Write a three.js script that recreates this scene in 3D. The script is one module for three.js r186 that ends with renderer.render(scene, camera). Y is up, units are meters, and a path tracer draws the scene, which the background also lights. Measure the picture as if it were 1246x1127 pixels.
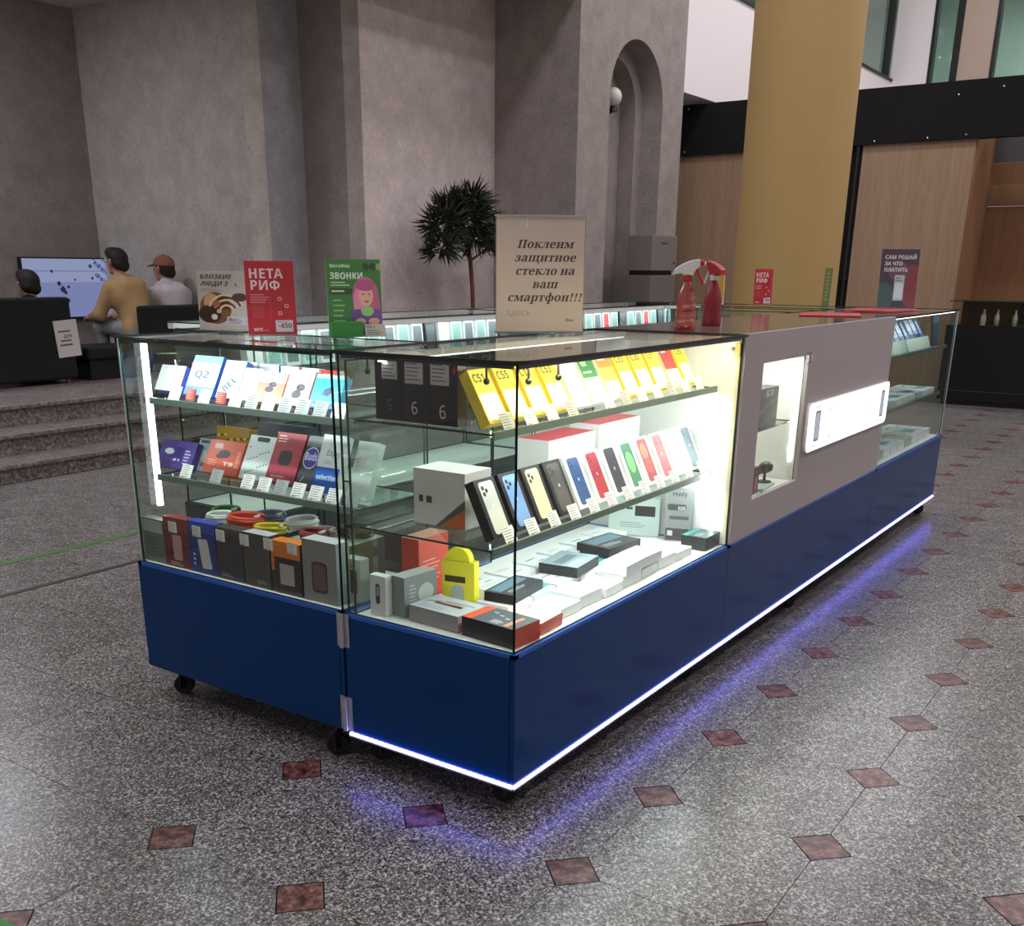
import * as THREE from 'three';
import { RectAreaLightUniformsLib } from 'three/addons/lights/RectAreaLightUniformsLib.js';
import { RoundedBoxGeometry } from 'three/addons/geometries/RoundedBoxGeometry.js';
import { MarchingCubes } from 'three/addons/objects/MarchingCubes.js';
import { mergeGeometries, mergeVertices } from 'three/addons/utils/BufferGeometryUtils.js';

// ---------------------------------------------------------------- camera, hall lights, exposure
RectAreaLightUniformsLib.init();
const scene = new THREE.Scene();
const FOCAL = 1239.18, PX = 602.89, PY = 766.1, CAM = new THREE.Vector3(1.4388, 1.5023, 2.1576);
const camera = new THREE.PerspectiveCamera(2 * Math.atan(1127 / 2 / FOCAL) * 180 / Math.PI, 1246 / 1127, 0.05, 100);
camera.setViewOffset(1246, 1127, 623 - PX, 563.5 - PY, 1246, 1127);
camera.rotation.order = 'YXZ';
camera.rotation.set(-0.33929, 0.60875, 0.00582);
camera.position.copy(CAM);
camera.updateMatrixWorld();
scene.background = new THREE.Color(0x050505);

const renderer = new THREE.WebGLRenderer();
renderer.toneMapping = THREE.LinearToneMapping;
renderer.toneMappingExposure = 1.0;
renderer.shadowMap.enabled = true;
renderer.shadowMap.type = THREE.PCFSoftShadowMap;

const HALL_GLOW = 30, HALL_Y = 8.2;
const HALL_PANELS = [];
for (const x of [-2.6, 1.2, 5.0]) for (const z of [-18, -13.5, -9, -4.5, 0]) if (z < 0 || x !== 1.2) HALL_PANELS.push([x, z]);
HALL_PANELS.push([-2.6, 4.5]);
const ALCOVE_GLOW = 36, ALCOVE_PANELS = [[-8.2, -2.6], [-8.2, 1.4], [-6.2, -0.6]];

// ---------------------------------------------------------------- helpers
let seed = 12345;
const rnd = () => { seed = (seed * 1664525 + 1013904223) >>> 0; return seed / 4294967296; };
const rr = (a, b) => a + (b - a) * rnd();
const V = (x, y, z) => new THREE.Vector3(x, y, z);
const PI = Math.PI;
const used = {};
function numbered(name) {
  const n = used[name] = (used[name] ?? -1) + 1;
  return n ? `${name}_${String(n).padStart(3, '0')}` : name;
}
function shade(m) { m.castShadow = true; m.receiveShadow = true; return m; }
function mesh(name, geo, mat, parent) {
  const m = shade(new THREE.Mesh(geo, mat)); m.name = parent ? name : numbered(name); (parent ?? scene).add(m); return m;
}
function tag(o, label, category, group, kind) {
  o.userData.label = label; o.userData.category = category;
  if (group) o.userData.group = group;
  if (kind) o.userData.kind = kind;
  return o;
}
function thing(name, label, category, pos = [0, 0, 0], turn = 0, group) {
  const g = new THREE.Group(); g.name = numbered(name); scene.add(g); g.position.set(...pos); g.rotation.y = turn;
  return tag(g, label, category, group);
}
function struct(name, geo, mat) { const m = mesh(name, geo, mat); m.userData.kind = 'structure'; return m; }
const box = (w, h, d, x = 0, y = 0, z = 0) => new THREE.BoxGeometry(w, h, d).translate(x, y, z);
const span = (x0, x1, y0, y1, z0, z1) => box(Math.abs(x1 - x0), Math.abs(y1 - y0), Math.abs(z1 - z0), (x0 + x1) / 2, (y0 + y1) / 2, (z0 + z1) / 2);
const rbox = (w, h, d, r = 0.004, x = 0, y = 0, z = 0, seg = 2) => new RoundedBoxGeometry(w, h, d, seg, r).translate(x, y, z);
const cyl = (r0, r1, h, x = 0, y = 0, z = 0, seg = 20) => new THREE.CylinderGeometry(r0, r1, h, seg).translate(x, y, z);
const lathe = (pts, seg = 28) => new THREE.LatheGeometry(pts.map(([r, y]) => new THREE.Vector2(r, y)), seg);
const tube = (pts, r, seg = 24, rad = 7, closed = false) => new THREE.TubeGeometry(new THREE.CatmullRomCurve3(pts.map((p) => V(...p)), closed), seg, r, rad, closed);
const merge = (gs) => mergeGeometries(gs.map((g) => { const q = g.index ? g.toNonIndexed() : g; for (const k of Object.keys(q.attributes)) if (!['position', 'normal', 'uv'].includes(k)) q.deleteAttribute(k); return q; }));
// a box's uv in metres, so that grain keeps its real size
function metric(g, s = 1) {
  const p = g.attributes.position, n = g.attributes.normal, u = g.attributes.uv;
  for (let i = 0; i < p.count; i++) {
    const ax = Math.abs(n.getX(i)), ay = Math.abs(n.getY(i)), az = Math.abs(n.getZ(i));
    if (ay >= ax && ay >= az) u.setXY(i, p.getX(i) * s, p.getZ(i) * s);
    else if (ax >= az) u.setXY(i, p.getZ(i) * s, p.getY(i) * s);
    else u.setXY(i, p.getX(i) * s, p.getY(i) * s);
  }
  return g;
}
// a pixel gives a direction only; the plane it touches gives the distance
function ray(u, v) { return V((u - PX) / FOCAL, -(v - PY) / FOCAL, -1).applyQuaternion(camera.quaternion); }
function hit(axis, u, v, value) { const d = ray(u, v); return CAM.clone().addScaledVector(d, (value - CAM[axis]) / d[axis]); }

// ---------------------------------------------------------------- materials
const std = (color, roughness = 0.6, more = {}) => new THREE.MeshStandardMaterial({ color, roughness, ...more });
const phys = (color, roughness = 0.5, more = {}) => new THREE.MeshPhysicalMaterial({ color, roughness, ...more });
function dataTex(n, fn, srgb = true, repeat = 1) {
  const a = new Uint8Array(n * n * 4);
  for (let y = 0; y < n; y++) for (let x = 0; x < n; x++) {
    const c = fn(x, y), i = (y * n + x) * 4;
    a[i] = c[0]; a[i + 1] = c[1]; a[i + 2] = c[2]; a[i + 3] = 255;
  }
  const t = new THREE.DataTexture(a, n, n); t.magFilter = THREE.LinearFilter; t.minFilter = THREE.LinearMipmapLinearFilter; t.generateMipmaps = true;
  t.wrapS = t.wrapT = THREE.RepeatWrapping; t.repeat.set(repeat, repeat);
  if (srgb) t.colorSpace = THREE.SRGBColorSpace;
  t.needsUpdate = true; return t;
}
function noiseGrid(n) { const g = new Float32Array(n * n); for (let i = 0; i < g.length; i++) g[i] = rnd(); return g; }
function smooth(g, n, x, y) { // periodic bilinear lookup, x and y in cells
  const xi = Math.floor(x), yi = Math.floor(y), fx = x - xi, fy = y - yi, sx = fx * fx * (3 - 2 * fx), sy = fy * fy * (3 - 2 * fy);
  const at = (a, b) => g[((b % n + n) % n) * n + ((a % n + n) % n)];
  return (at(xi, yi) * (1 - sx) + at(xi + 1, yi) * sx) * (1 - sy) + (at(xi, yi + 1) * (1 - sx) + at(xi + 1, yi + 1) * sx) * sy;
}
function granite(n, base, spread, darks, lights) {
  const g1 = noiseGrid(n / 4), g2 = noiseGrid(n / 2), g3 = noiseGrid(16);
  return dataTex(n, (x, y) => {
    const a = smooth(g1, n / 4, x / 4, y / 4), b = smooth(g2, n / 2, x / 2, y / 2), c = smooth(g3, 16, x * 16 / n, y * 16 / n);
    let k = (b - 0.5) * spread + (rnd() - 0.5) * spread * 0.7 + (c - 0.5) * spread * 0.25;
    if (a > 0.7) k += lights; else if (a < 0.3) k -= darks;
    return base.map((v, i) => Math.max(0, Math.min(255, v + k + (i === 0 ? (b - 0.5) * 10 : 0))));
  }, true, 1);
}
const graniteTex = granite(1024, [108, 104, 101], 66, 54, 66);
const redGraniteTex = granite(256, [98, 58, 50], 50, 30, 26);
const stepTex = granite(256, [110, 100, 98], 40, 22, 26);
const cg1 = noiseGrid(64), cg2 = noiseGrid(16), cg3 = noiseGrid(128);
const concreteTex = dataTex(512, (x, y) => {
  const k = (smooth(cg1, 64, x / 8, y / 8) - 0.5) * 20 + (smooth(cg2, 16, x / 32, y / 32) - 0.5) * 26 + (smooth(cg3, 128, x / 4, y / 4) - 0.5) * 16 + (rnd() - 0.5) * 16;
  return [232 + k * 0.8, 229 + k * 0.8, 226 + k * 0.8];
}, true, 0.5);
const concreteBump = dataTex(256, (x, y) => { const k = 128 + (smooth(cg1, 64, x / 4, y / 4) - 0.5) * 120 + (rnd() - 0.5) * 60; return [k, k, k]; }, false, 0.9);
const woodTex = dataTex(256, (x, y) => {
  const k = (smooth(cg2, 16, x / 16, 0) - 0.5) * 10 + (smooth(cg1, 64, x / 4, Math.sin(y / 256 * 2 * PI) * 1.5) - 0.5) * 12 + (smooth(cg3, 128, x / 2, Math.sin(y / 256 * 2 * PI + 1) * 2) - 0.5) * 10 + (rnd() - 0.5) * 6;
  return [176 + k, 150 + k * 0.95, 122 + k * 0.85];
}, true, 1);
const M = {
  granite: [1, 0.95, 1.05].map((k) => std(new THREE.Color(k * 0.9, k * 0.9, k * 0.9), 0.28, { map: graniteTex })),
  redGranite: [1, 0.8].map((k) => std(new THREE.Color(k, k, k), 0.32, { map: redGraniteTex })),
  grout: std(0x2c2826, 0.9),
  step: std(0xffffff, 0.42, { map: stepTex }),
  white: std(0xcdc7c2, 0.8, { map: concreteTex, bumpMap: concreteBump, bumpScale: 0.002 }),
  pinkish: std(0xd8cbc9, 0.8, { map: concreteTex, bumpMap: concreteBump, bumpScale: 0.002 }),
  concrete: std(0xa59c98, 0.85, { map: concreteTex, bumpMap: concreteBump, bumpScale: 0.004 }),
  darkWall: std(0x9b948f, 0.85, { map: concreteTex, bumpMap: concreteBump, bumpScale: 0.003 }),
  paintWhite: std(0xf0e6e6, 0.7),
  ceiling: std(0xd6d0ca, 0.9),
  blue: phys(0x003870, 0.1, { specularIntensity: 0.45 }),
  blueEdge: std(0x2a5fb4, 0.35),
  panel: std(0xaea4a2, 0.55),
  board: std(0xf3f1ec, 0.45),
  glass: phys(0xeef6f2, 0, { transmission: 1, thickness: 0, ior: 1.5 }),
  glassEdge: phys(0x17362e, 0.15),
  alu: std(0xc9ccce, 0.35, { metalness: 0.85 }),
  chrome: std(0xd8dadc, 0.15, { metalness: 1 }),
  black: std(0x0b0b0d, 0.5),
  rubber: std(0x101011, 0.75),
  fabricBlack: std(0x050609, 0.85),
  ledWhite: std(0x202020, 0.5, { emissive: new THREE.Color(0.93, 0.98, 1), emissiveIntensity: 4 }),
  ledWarm: std(0x202020, 0.5, { emissive: new THREE.Color(1, 0.95, 0.78), emissiveIntensity: 2.6 }),
  ledBlue: std(0x101020, 0.5, { emissive: new THREE.Color(0.3, 0.3, 1), emissiveIntensity: 9 }),
  yellowPaint: std(0xb4955c, 0.62, { bumpMap: concreteBump, bumpScale: 0.003 }),
  wood: std(0xe8e0de, 0.6, { map: woodTex }),
  darkWood: std(0xc8a890, 0.6, { map: woodTex }),
  blackBrown: std(0x080606, 0.9, { bumpMap: concreteBump, bumpScale: 0.001 }),
  navyDark: phys(0x05070f, 0.3),
  skin: std(0xb98471, 0.6),
};
function areaLight(name, color, intensity, w, h, pos, look, parent) {
  const l = new THREE.RectAreaLight(color, intensity, w, h); l.name = name; (parent ?? scene).add(l);
  l.position.set(...pos); l.lookAt(...look); return l;
}
// ---------------------------------------------------------------- floor: clipped-corner tiles with red granite insets
const TX = 0.5, TZ = 0.503, X0 = 0.2736, Z0 = 0.1242, CUT = 0.083, GAP = 0.0022, TILE_H = 0.02;
const floor = struct('floor', span(-5.74, 9, -0.06, -0.012, -24, 8), M.grout);
function prism(outline, du, dv) { // outline: [x, z] anticlockwise seen from above
  const pos = [], uv = [], n = outline.length;
  const put = (a, b, c) => { for (const q of [a, b, c]) { pos.push(...q); uv.push((q[0] + du) * 0.8, (q[2] + dv) * 0.8); } };
  for (let i = 1; i < n - 1; i++) put([outline[0][0], 0, outline[0][1]], [outline[i][0], 0, outline[i][1]], [outline[i + 1][0], 0, outline[i + 1][1]]);
  for (let i = 0; i < n; i++) {
    const a = outline[i], b = outline[(i + 1) % n];
    put([a[0], 0, a[1]], [a[0], -TILE_H, a[1]], [b[0], -TILE_H, b[1]]); put([a[0], 0, a[1]], [b[0], -TILE_H, b[1]], [b[0], 0, b[1]]);
  }
  const g = new THREE.BufferGeometry();
  g.setAttribute('position', new THREE.Float32BufferAttribute(pos, 3)); g.setAttribute('uv', new THREE.Float32BufferAttribute(uv, 2));
  g.computeVertexNormals(); return g;
}
function octagon(cuts, v) { // cuts: which of the corners (-x -z, -x +z, +x +z, +x -z) are clipped
  const hx = TX / 2 - GAP / 2, hz = TZ / 2 - GAP / 2, c = CUT + GAP / 2, o = [];
  const corner = (on, sx, sz, first) => { if (!on) o.push([sx * hx, sz * hz]); else if (first) o.push([sx * hx, sz * (hz - c)], [sx * (hx - c), sz * hz]); else o.push([sx * (hx - c), sz * hz], [sx * hx, sz * (hz - c)]); };
  corner(cuts[0], -1, -1, false); corner(cuts[1], -1, 1, true); corner(cuts[2], 1, 1, false); corner(cuts[3], 1, -1, true);
  return prism(o, v * 0.37, v * 0.61);
}
const cd = CUT - GAP;
const shapes = {};
const shapeOf = (cuts, v) => shapes[cuts.join() + v] ??= octagon(cuts, v);
const insetShape = [0, 1, 2].map((v) => prism([[-cd, 0], [0, cd], [cd, 0], [0, -cd]], v * 0.23, v * 0.41));
const screenSize = (x, z) => {
  const p = V(x, 0, z).applyMatrix4(camera.matrixWorldInverse);
  if (p.z > -0.4) return 0;
  const u = PX + FOCAL * p.x / -p.z, v = PY - FOCAL * p.y / -p.z;
  if (u < -90 || u > 1340 || v > 1240 || v < 300) return 0;
  // hidden under and behind the island
  if (x < -0.35 && x > -1.55 && z < -0.15 && z > -8) return 0;
  return 1 / (p.z * p.z);
};
const dotAt = (i) => i >= -2; // the insets end west of the island's near corner
const tiles = [], insets = [];
for (let i = -12; i <= 17; i++) for (let j = -15; j <= 47; j++) {
  const x = X0 + TX * i, z = Z0 - TZ * j;
  if (x > -5.74 && x < 8.9 && z < 7.9 && z > -23.8) tiles.push([x + TX / 2, z - TZ / 2, [dotAt(i), dotAt(i), dotAt(i + 1), dotAt(i + 1)], screenSize(x + TX / 2, z - TZ / 2)]);
  if (dotAt(i) && x < 8.9 && z > -23.8) insets.push([x, z, 0, screenSize(x, z)]);
}
function layTiles(list, name, limit, geometryOf, materials) {
  list.sort((a, b) => b[3] - a[3]);
  const rest = [];
  list.forEach((t, k) => {
    const v = Math.floor(rnd() * 3), g = geometryOf(t, v);
    if (k < limit && t[3] > 0) { const m = mesh(name, g, materials[v % materials.length], floor); m.position.set(t[0], 0, t[1]); }
    else rest.push(g.clone().translate(t[0], 0, t[1]));
  });
  const m = mesh(`${name}_field`, merge(rest), materials[0], floor); m.userData.kind = 'stuff';
}
layTiles(tiles, 'floor_tile', 290, (t, v) => shapeOf(t[2], v), M.granite);
layTiles(insets, 'floor_inset', 290, (t, v) => insetShape[v], M.redGranite);
// joint cover strip and the green tape beside the steps, and the green marking under the camera
{
  const s = mesh('joint_strip', span(-3.225, -3.19, -0.002, 0.004, -6, 8), std(0x4a423f, 0.5, { metalness: 0.3 })); s.userData.kind = 'structure'; s.name = 'trim_1';
  const t = mesh('floor_tape', span(-3.77, -3.715, 0.0005, 0.002, -5.2, 6), std(0x3d6b2c, 0.6)); tag(t, 'long green adhesive tape line stuck to the floor before the granite steps', 'tape');
  const c = new THREE.CylinderGeometry(0.16, 0.16, 0.0015, 40); const p = hit('y', -62, 1168, 0);
  const d = mesh('floor_sticker', c, std(0x2f7d2a, 0.55)); d.position.set(p.x, 0.001, p.z); tag(d, 'round green floor sticker lying on plain granite tiles', 'sticker');
}
// ---------------------------------------------------------------- granite steps and platform on the west side
{
  const zs = -1.95, zn = -12.45;
  const st = [[-5.72, 0.14], [-6.06, 0.30], [-6.4, 0.47]];
  const g = new THREE.Group(); g.name = 'steps'; g.userData.kind = 'structure'; scene.add(g);
  st.forEach(([x, h], k) => {
    const back = k < 2 ? st[k + 1][0] - 0.05 : -10, e = [4, 4.2, 4.4][k], lo = k ? st[k - 1][1] - 0.002 : 0;
    mesh(k < 2 ? 'tread' : 'platform', metric(span(x - 0.02, back, lo, h - 0.035, -12, e)), M.step, g);
    mesh('nosing', metric(rbox(x - back + 0.012, 0.035, e + 12, 0.008, (x + back) / 2 + 0.006, h - 0.0175, (e - 12) / 2)), M.step, g);
  });
}
// ---------------------------------------------------------------- walls: a serrated west side, an arch, a white gallery wall
const CEIL = 8.3, XA = -9.5, ZA = -5.5, X1 = -6.93, Z2 = -6.29, X3 = -6.333, Z4 = -8.914, X5 = -5.177, ZW = -21;
struct('wall_west', metric(span(XA - 0.2, XA, 0, 4.4, ZA - 0.2, 4.5)), M.darkWall);
struct('wall_north_1', metric(span(XA, X1, 0, 4.6, ZA - 0.25, ZA)), M.white);
struct('wall_west_2', metric(span(X1 - 0.25, X1, 0, 4.6, Z2, ZA - 0.25)), std(0xa9a9ad, 0.85, { map: concreteTex, bumpMap: concreteBump, bumpScale: 0.002 }));
struct('wall_north_2', metric(span(X1 - 0.25, X3, 0, 4.6, Z2 - 0.25, Z2)), M.darkWall);
struct('wall_west_3', metric(span(X3 - 0.25, X3, 0, 4.6, Z4, Z2 - 0.25)), M.pinkish);
struct('wall_north_3', metric(span(X3 - 0.25, X5 - 0.5, 0, 4.7, Z4 - 0.25, Z4)), M.concrete);
struct('wall_south_1', metric(span(XA - 0.2, X5 + 0.0, 0, 4.4, 4.3, 4.5)), M.white);
struct('ceiling_1', span(XA - 0.2, X3, 4.13, 4.33, Z2, 4.5), M.ceiling);
struct('ceiling_2', span(X3 - 0.3, X5, 4.45, 4.65, Z4, Z2 + 0.3), M.ceiling);
struct('wall_west_4', span(X5 - 0.25, X5, 4.65, CEIL, Z4, 8), M.paintWhite);
struct('wall_west_6', span(X3, X5, 4.13, 4.65, Z2 + 0.3, 4.5), M.paintWhite);
// an outline drawn in (-z, y), extruded, turned to face east with its face at x
function eastward(g, x, depth) { return g.applyMatrix4(new THREE.Matrix4().makeBasis(V(0, 0, -1), V(0, 1, 0), V(1, 0, 0)).setPosition(x - depth, 0, 0)); }
// the arched concrete pier (wall_west_5), cut with an extruded outline that has a hole
function archWall(zc, r, spring, z0, z1, y1, x, depth) {
  const s = new THREE.Shape(); s.moveTo(z0, 0); s.lineTo(z1, 0); s.lineTo(z1, y1); s.lineTo(z0, y1); s.closePath();
  const h = new THREE.Path(); h.moveTo(zc - r, 0.02); h.lineTo(zc - r, spring);
  for (let k = 1; k <= 40; k++) { const a = PI - PI * k / 40; h.lineTo(zc + r * Math.cos(a), spring + r * Math.sin(a)); }
  h.lineTo(zc + r, 0.02); h.closePath(); s.holes.push(h);
  const g = new THREE.ExtrudeGeometry(s, { depth, bevelEnabled: false, curveSegments: 40 });
  return metric(eastward(g, x, depth));
}
struct('wall_west_5', archWall(10.335, 0.695, 3.45, -Z4, 11.62, CEIL, X5, 0.3), M.concrete);
struct('wall_west_7', archWall(10.3, 0.56, 3.42, -Z4 + 0.01, 11.6, CEIL, X5 - 0.3, 0.22), M.concrete);
struct('wall_west_8', metric(span(X5 - 0.66, X5 - 0.525, 0, 5, Z4 - 0.2, -11.6)), M.concrete);
struct('wall_north_4', metric(span(X5 - 1.6, X5 - 0.3, 0, 3.72, -13.3, -13.1)), M.concrete);
struct('ceiling_3', span(X5 - 1.6, X5 - 0.52, 4.6, 4.75, Z4 - 0.2, -13.3), M.ceiling);
struct('wall_west_13', metric(span(X5 - 1.6, X5 - 1.45, 0, 4.6, -13.3, Z4 - 0.2)), M.concrete);
// white gallery wall with a strip window above the sill
struct('wall_west_9', span(X5 - 0.3, X5 - 0.002, 3.74, 5.09, ZW, -11.62), M.paintWhite);
struct('trim_2', span(X5 - 0.3, X5 + 0.03, 5.09, 5.13, ZW, -11.62), M.black);
struct('wall_west_10', span(X5 - 0.3, X5, 7.2, CEIL, ZW, -11.62), M.paintWhite);
for (const [x, z] of ALCOVE_PANELS) {
  const y = x < X3 ? 4.13 : 4.13, l = thing('ceiling_light', 'square white panel light in the low ceiling over the platform', 'lamp', [x, y, z], 0, 'panel lights over the platform');
  mesh('frame', rbox(0.66, 0.05, 0.66, 0.01, 0, -0.025, 0), M.alu, l); mesh('diffuser', rbox(0.6, 0.02, 0.6, 0.005, 0, -0.05, 0), M.ledWhite, l);
  areaLight('panel_light', 0xf6f6ff, ALCOVE_GLOW, 0.6, 0.6, [0, -0.065, 0], [x, 0, z], l);
}
const glassGreen = phys(0xcfe0d8, 0.02, { transmission: 1, thickness: 0, ior: 1.5 });
function windowPane(name, geo, bars) { const w = struct(name, geo, glassGreen); for (const b of bars) mesh('window_frame', b, M.black, w); return w; }
{
  const bars = [];
  for (const z of [-14.2, -16.8, -20.75]) bars.push(span(X5 - 0.12, X5 + 0.01, 5.13, 7.2, z - 0.05, z + 0.05));
  windowPane('window_1', new THREE.PlaneGeometry(ZW * -1 - 11.62, 2.07).rotateY(PI / 2).translate(X5 - 0.08, 6.165, (ZW - 11.62) / 2), bars);
}
// north end wall with upper windows
struct('wall_north_5', span(-5.5, 9, 0, 4.2, ZW - 0.3, ZW), M.paintWhite);
struct('wall_north_6', span(-5.5, 9, 7.2, CEIL, ZW - 0.3, ZW), M.paintWhite);
const tanWall = std(0xb59f90, 0.6);
for (const [k, x0, x1, m] of [[7, -5.2, -4.5, M.paintWhite], [8, -3.95, -3.37, tanWall], [9, -2.0, -1.2, tanWall], [10, 0.4, 1.2, tanWall], [11, 2.8, 9, tanWall]]) struct(`wall_north_${k}`, span(x0, x1, 4.2, 7.2, ZW - 0.25, ZW), m);
let wn = 2;
for (const [x0, x1] of [[-4.5, -3.95], [-3.37, -2.0], [-1.2, 0.4], [1.2, 2.8]]) {
  windowPane(`window_${wn++}`, new THREE.PlaneGeometry(x1 - x0, 3).translate((x0 + x1) / 2, 5.7, ZW - 0.12), [span(x0, x0 + 0.06, 4.2, 7.2, ZW - 0.2, ZW + 0.01), span(x1 - 0.13, x1, 4.2, 7.2, ZW - 0.2, ZW + 0.02)]);
}
// the lit rooms behind the upper windows
{
  const room = std(0xc6d4cc, 0.8);
  struct('wall_north_12', span(-9, 9, 4, 7.4, ZW - 4.2, ZW - 4), room);
  struct('floor_2', span(-9, 9, 4.0, 4.15, ZW - 4, ZW - 0.3), M.ceiling);
  struct('ceiling_4', span(-9, 9, 7.25, 7.4, ZW - 4, ZW - 0.3), room);
  struct('wall_west_11', span(-9.2, -9, 4, 7.4, ZW - 4.2, -11.5), room);
  struct('floor_3', span(-9, X5 - 0.3, 4.0, 4.15, ZW - 0.3, -11.62), M.ceiling);
  struct('ceiling_5', span(-9, X5 - 0.3, 7.25, 7.4, ZW - 0.3, -11.62), room);
  struct('wall_south_2', span(-9, X5 - 0.3, 4, 7.4, -11.62, -11.5), room);
  for (const [x, z] of [[-4.3, -22.6], [-2.4, -22.2], [-2.6, -23.2], [-0.4, -22.6], [-7.2, -18.5], [-7.2, -14.5], [2.2, -22.6]]) {
    const l = thing('ceiling_lamp', 'small white strip lamp on the ceiling behind the upper windows', 'lamp', [x, 7.2, z], 0, 'lamps behind the upper windows');
    mesh('housing', rbox(0.75, 0.05, 0.2, 0.01), M.board, l); mesh('diffuser', rbox(0.7, 0.02, 0.16, 0.005, 0, -0.034, 0), M.ledWhite, l);
    areaLight('lamp_light', 0xf2fbff, 60, 0.7, 0.16, [0, -0.05, 0], [x, 0, z], l);
  }
}
struct('wall_east', span(9, 9.2, 0, CEIL, -24, 8), M.paintWhite);
struct('wall_south', span(-5.4, 9.2, 0, CEIL, 8, 8.2), M.paintWhite);
struct('wall_west_12', span(X5 - 0.25, X5, 0, 4.65, 4.3, 8.2), M.paintWhite);
struct('ceiling', span(X5 - 0.3, 9.2, CEIL, CEIL + 0.2, -24, 8.2), M.ceiling);
for (const [x, z] of HALL_PANELS) {
  const l = thing('ceiling_light', 'square white panel light set in the high hall ceiling', 'lamp', [x, CEIL, z], 0, 'panel lights in the hall ceiling');
  mesh('frame', rbox(1.1, 0.06, 1.1, 0.01, 0, -0.03, 0), M.alu, l);
  mesh('diffuser', rbox(1.0, 0.02, 1.0, 0.005, 0, -0.062, 0), M.ledWhite, l);
  areaLight('panel_light', 0xf6f4fa, HALL_GLOW, 1.0, 1.0, [0, -0.08, 0], [x, 0, z], l);
}
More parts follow.
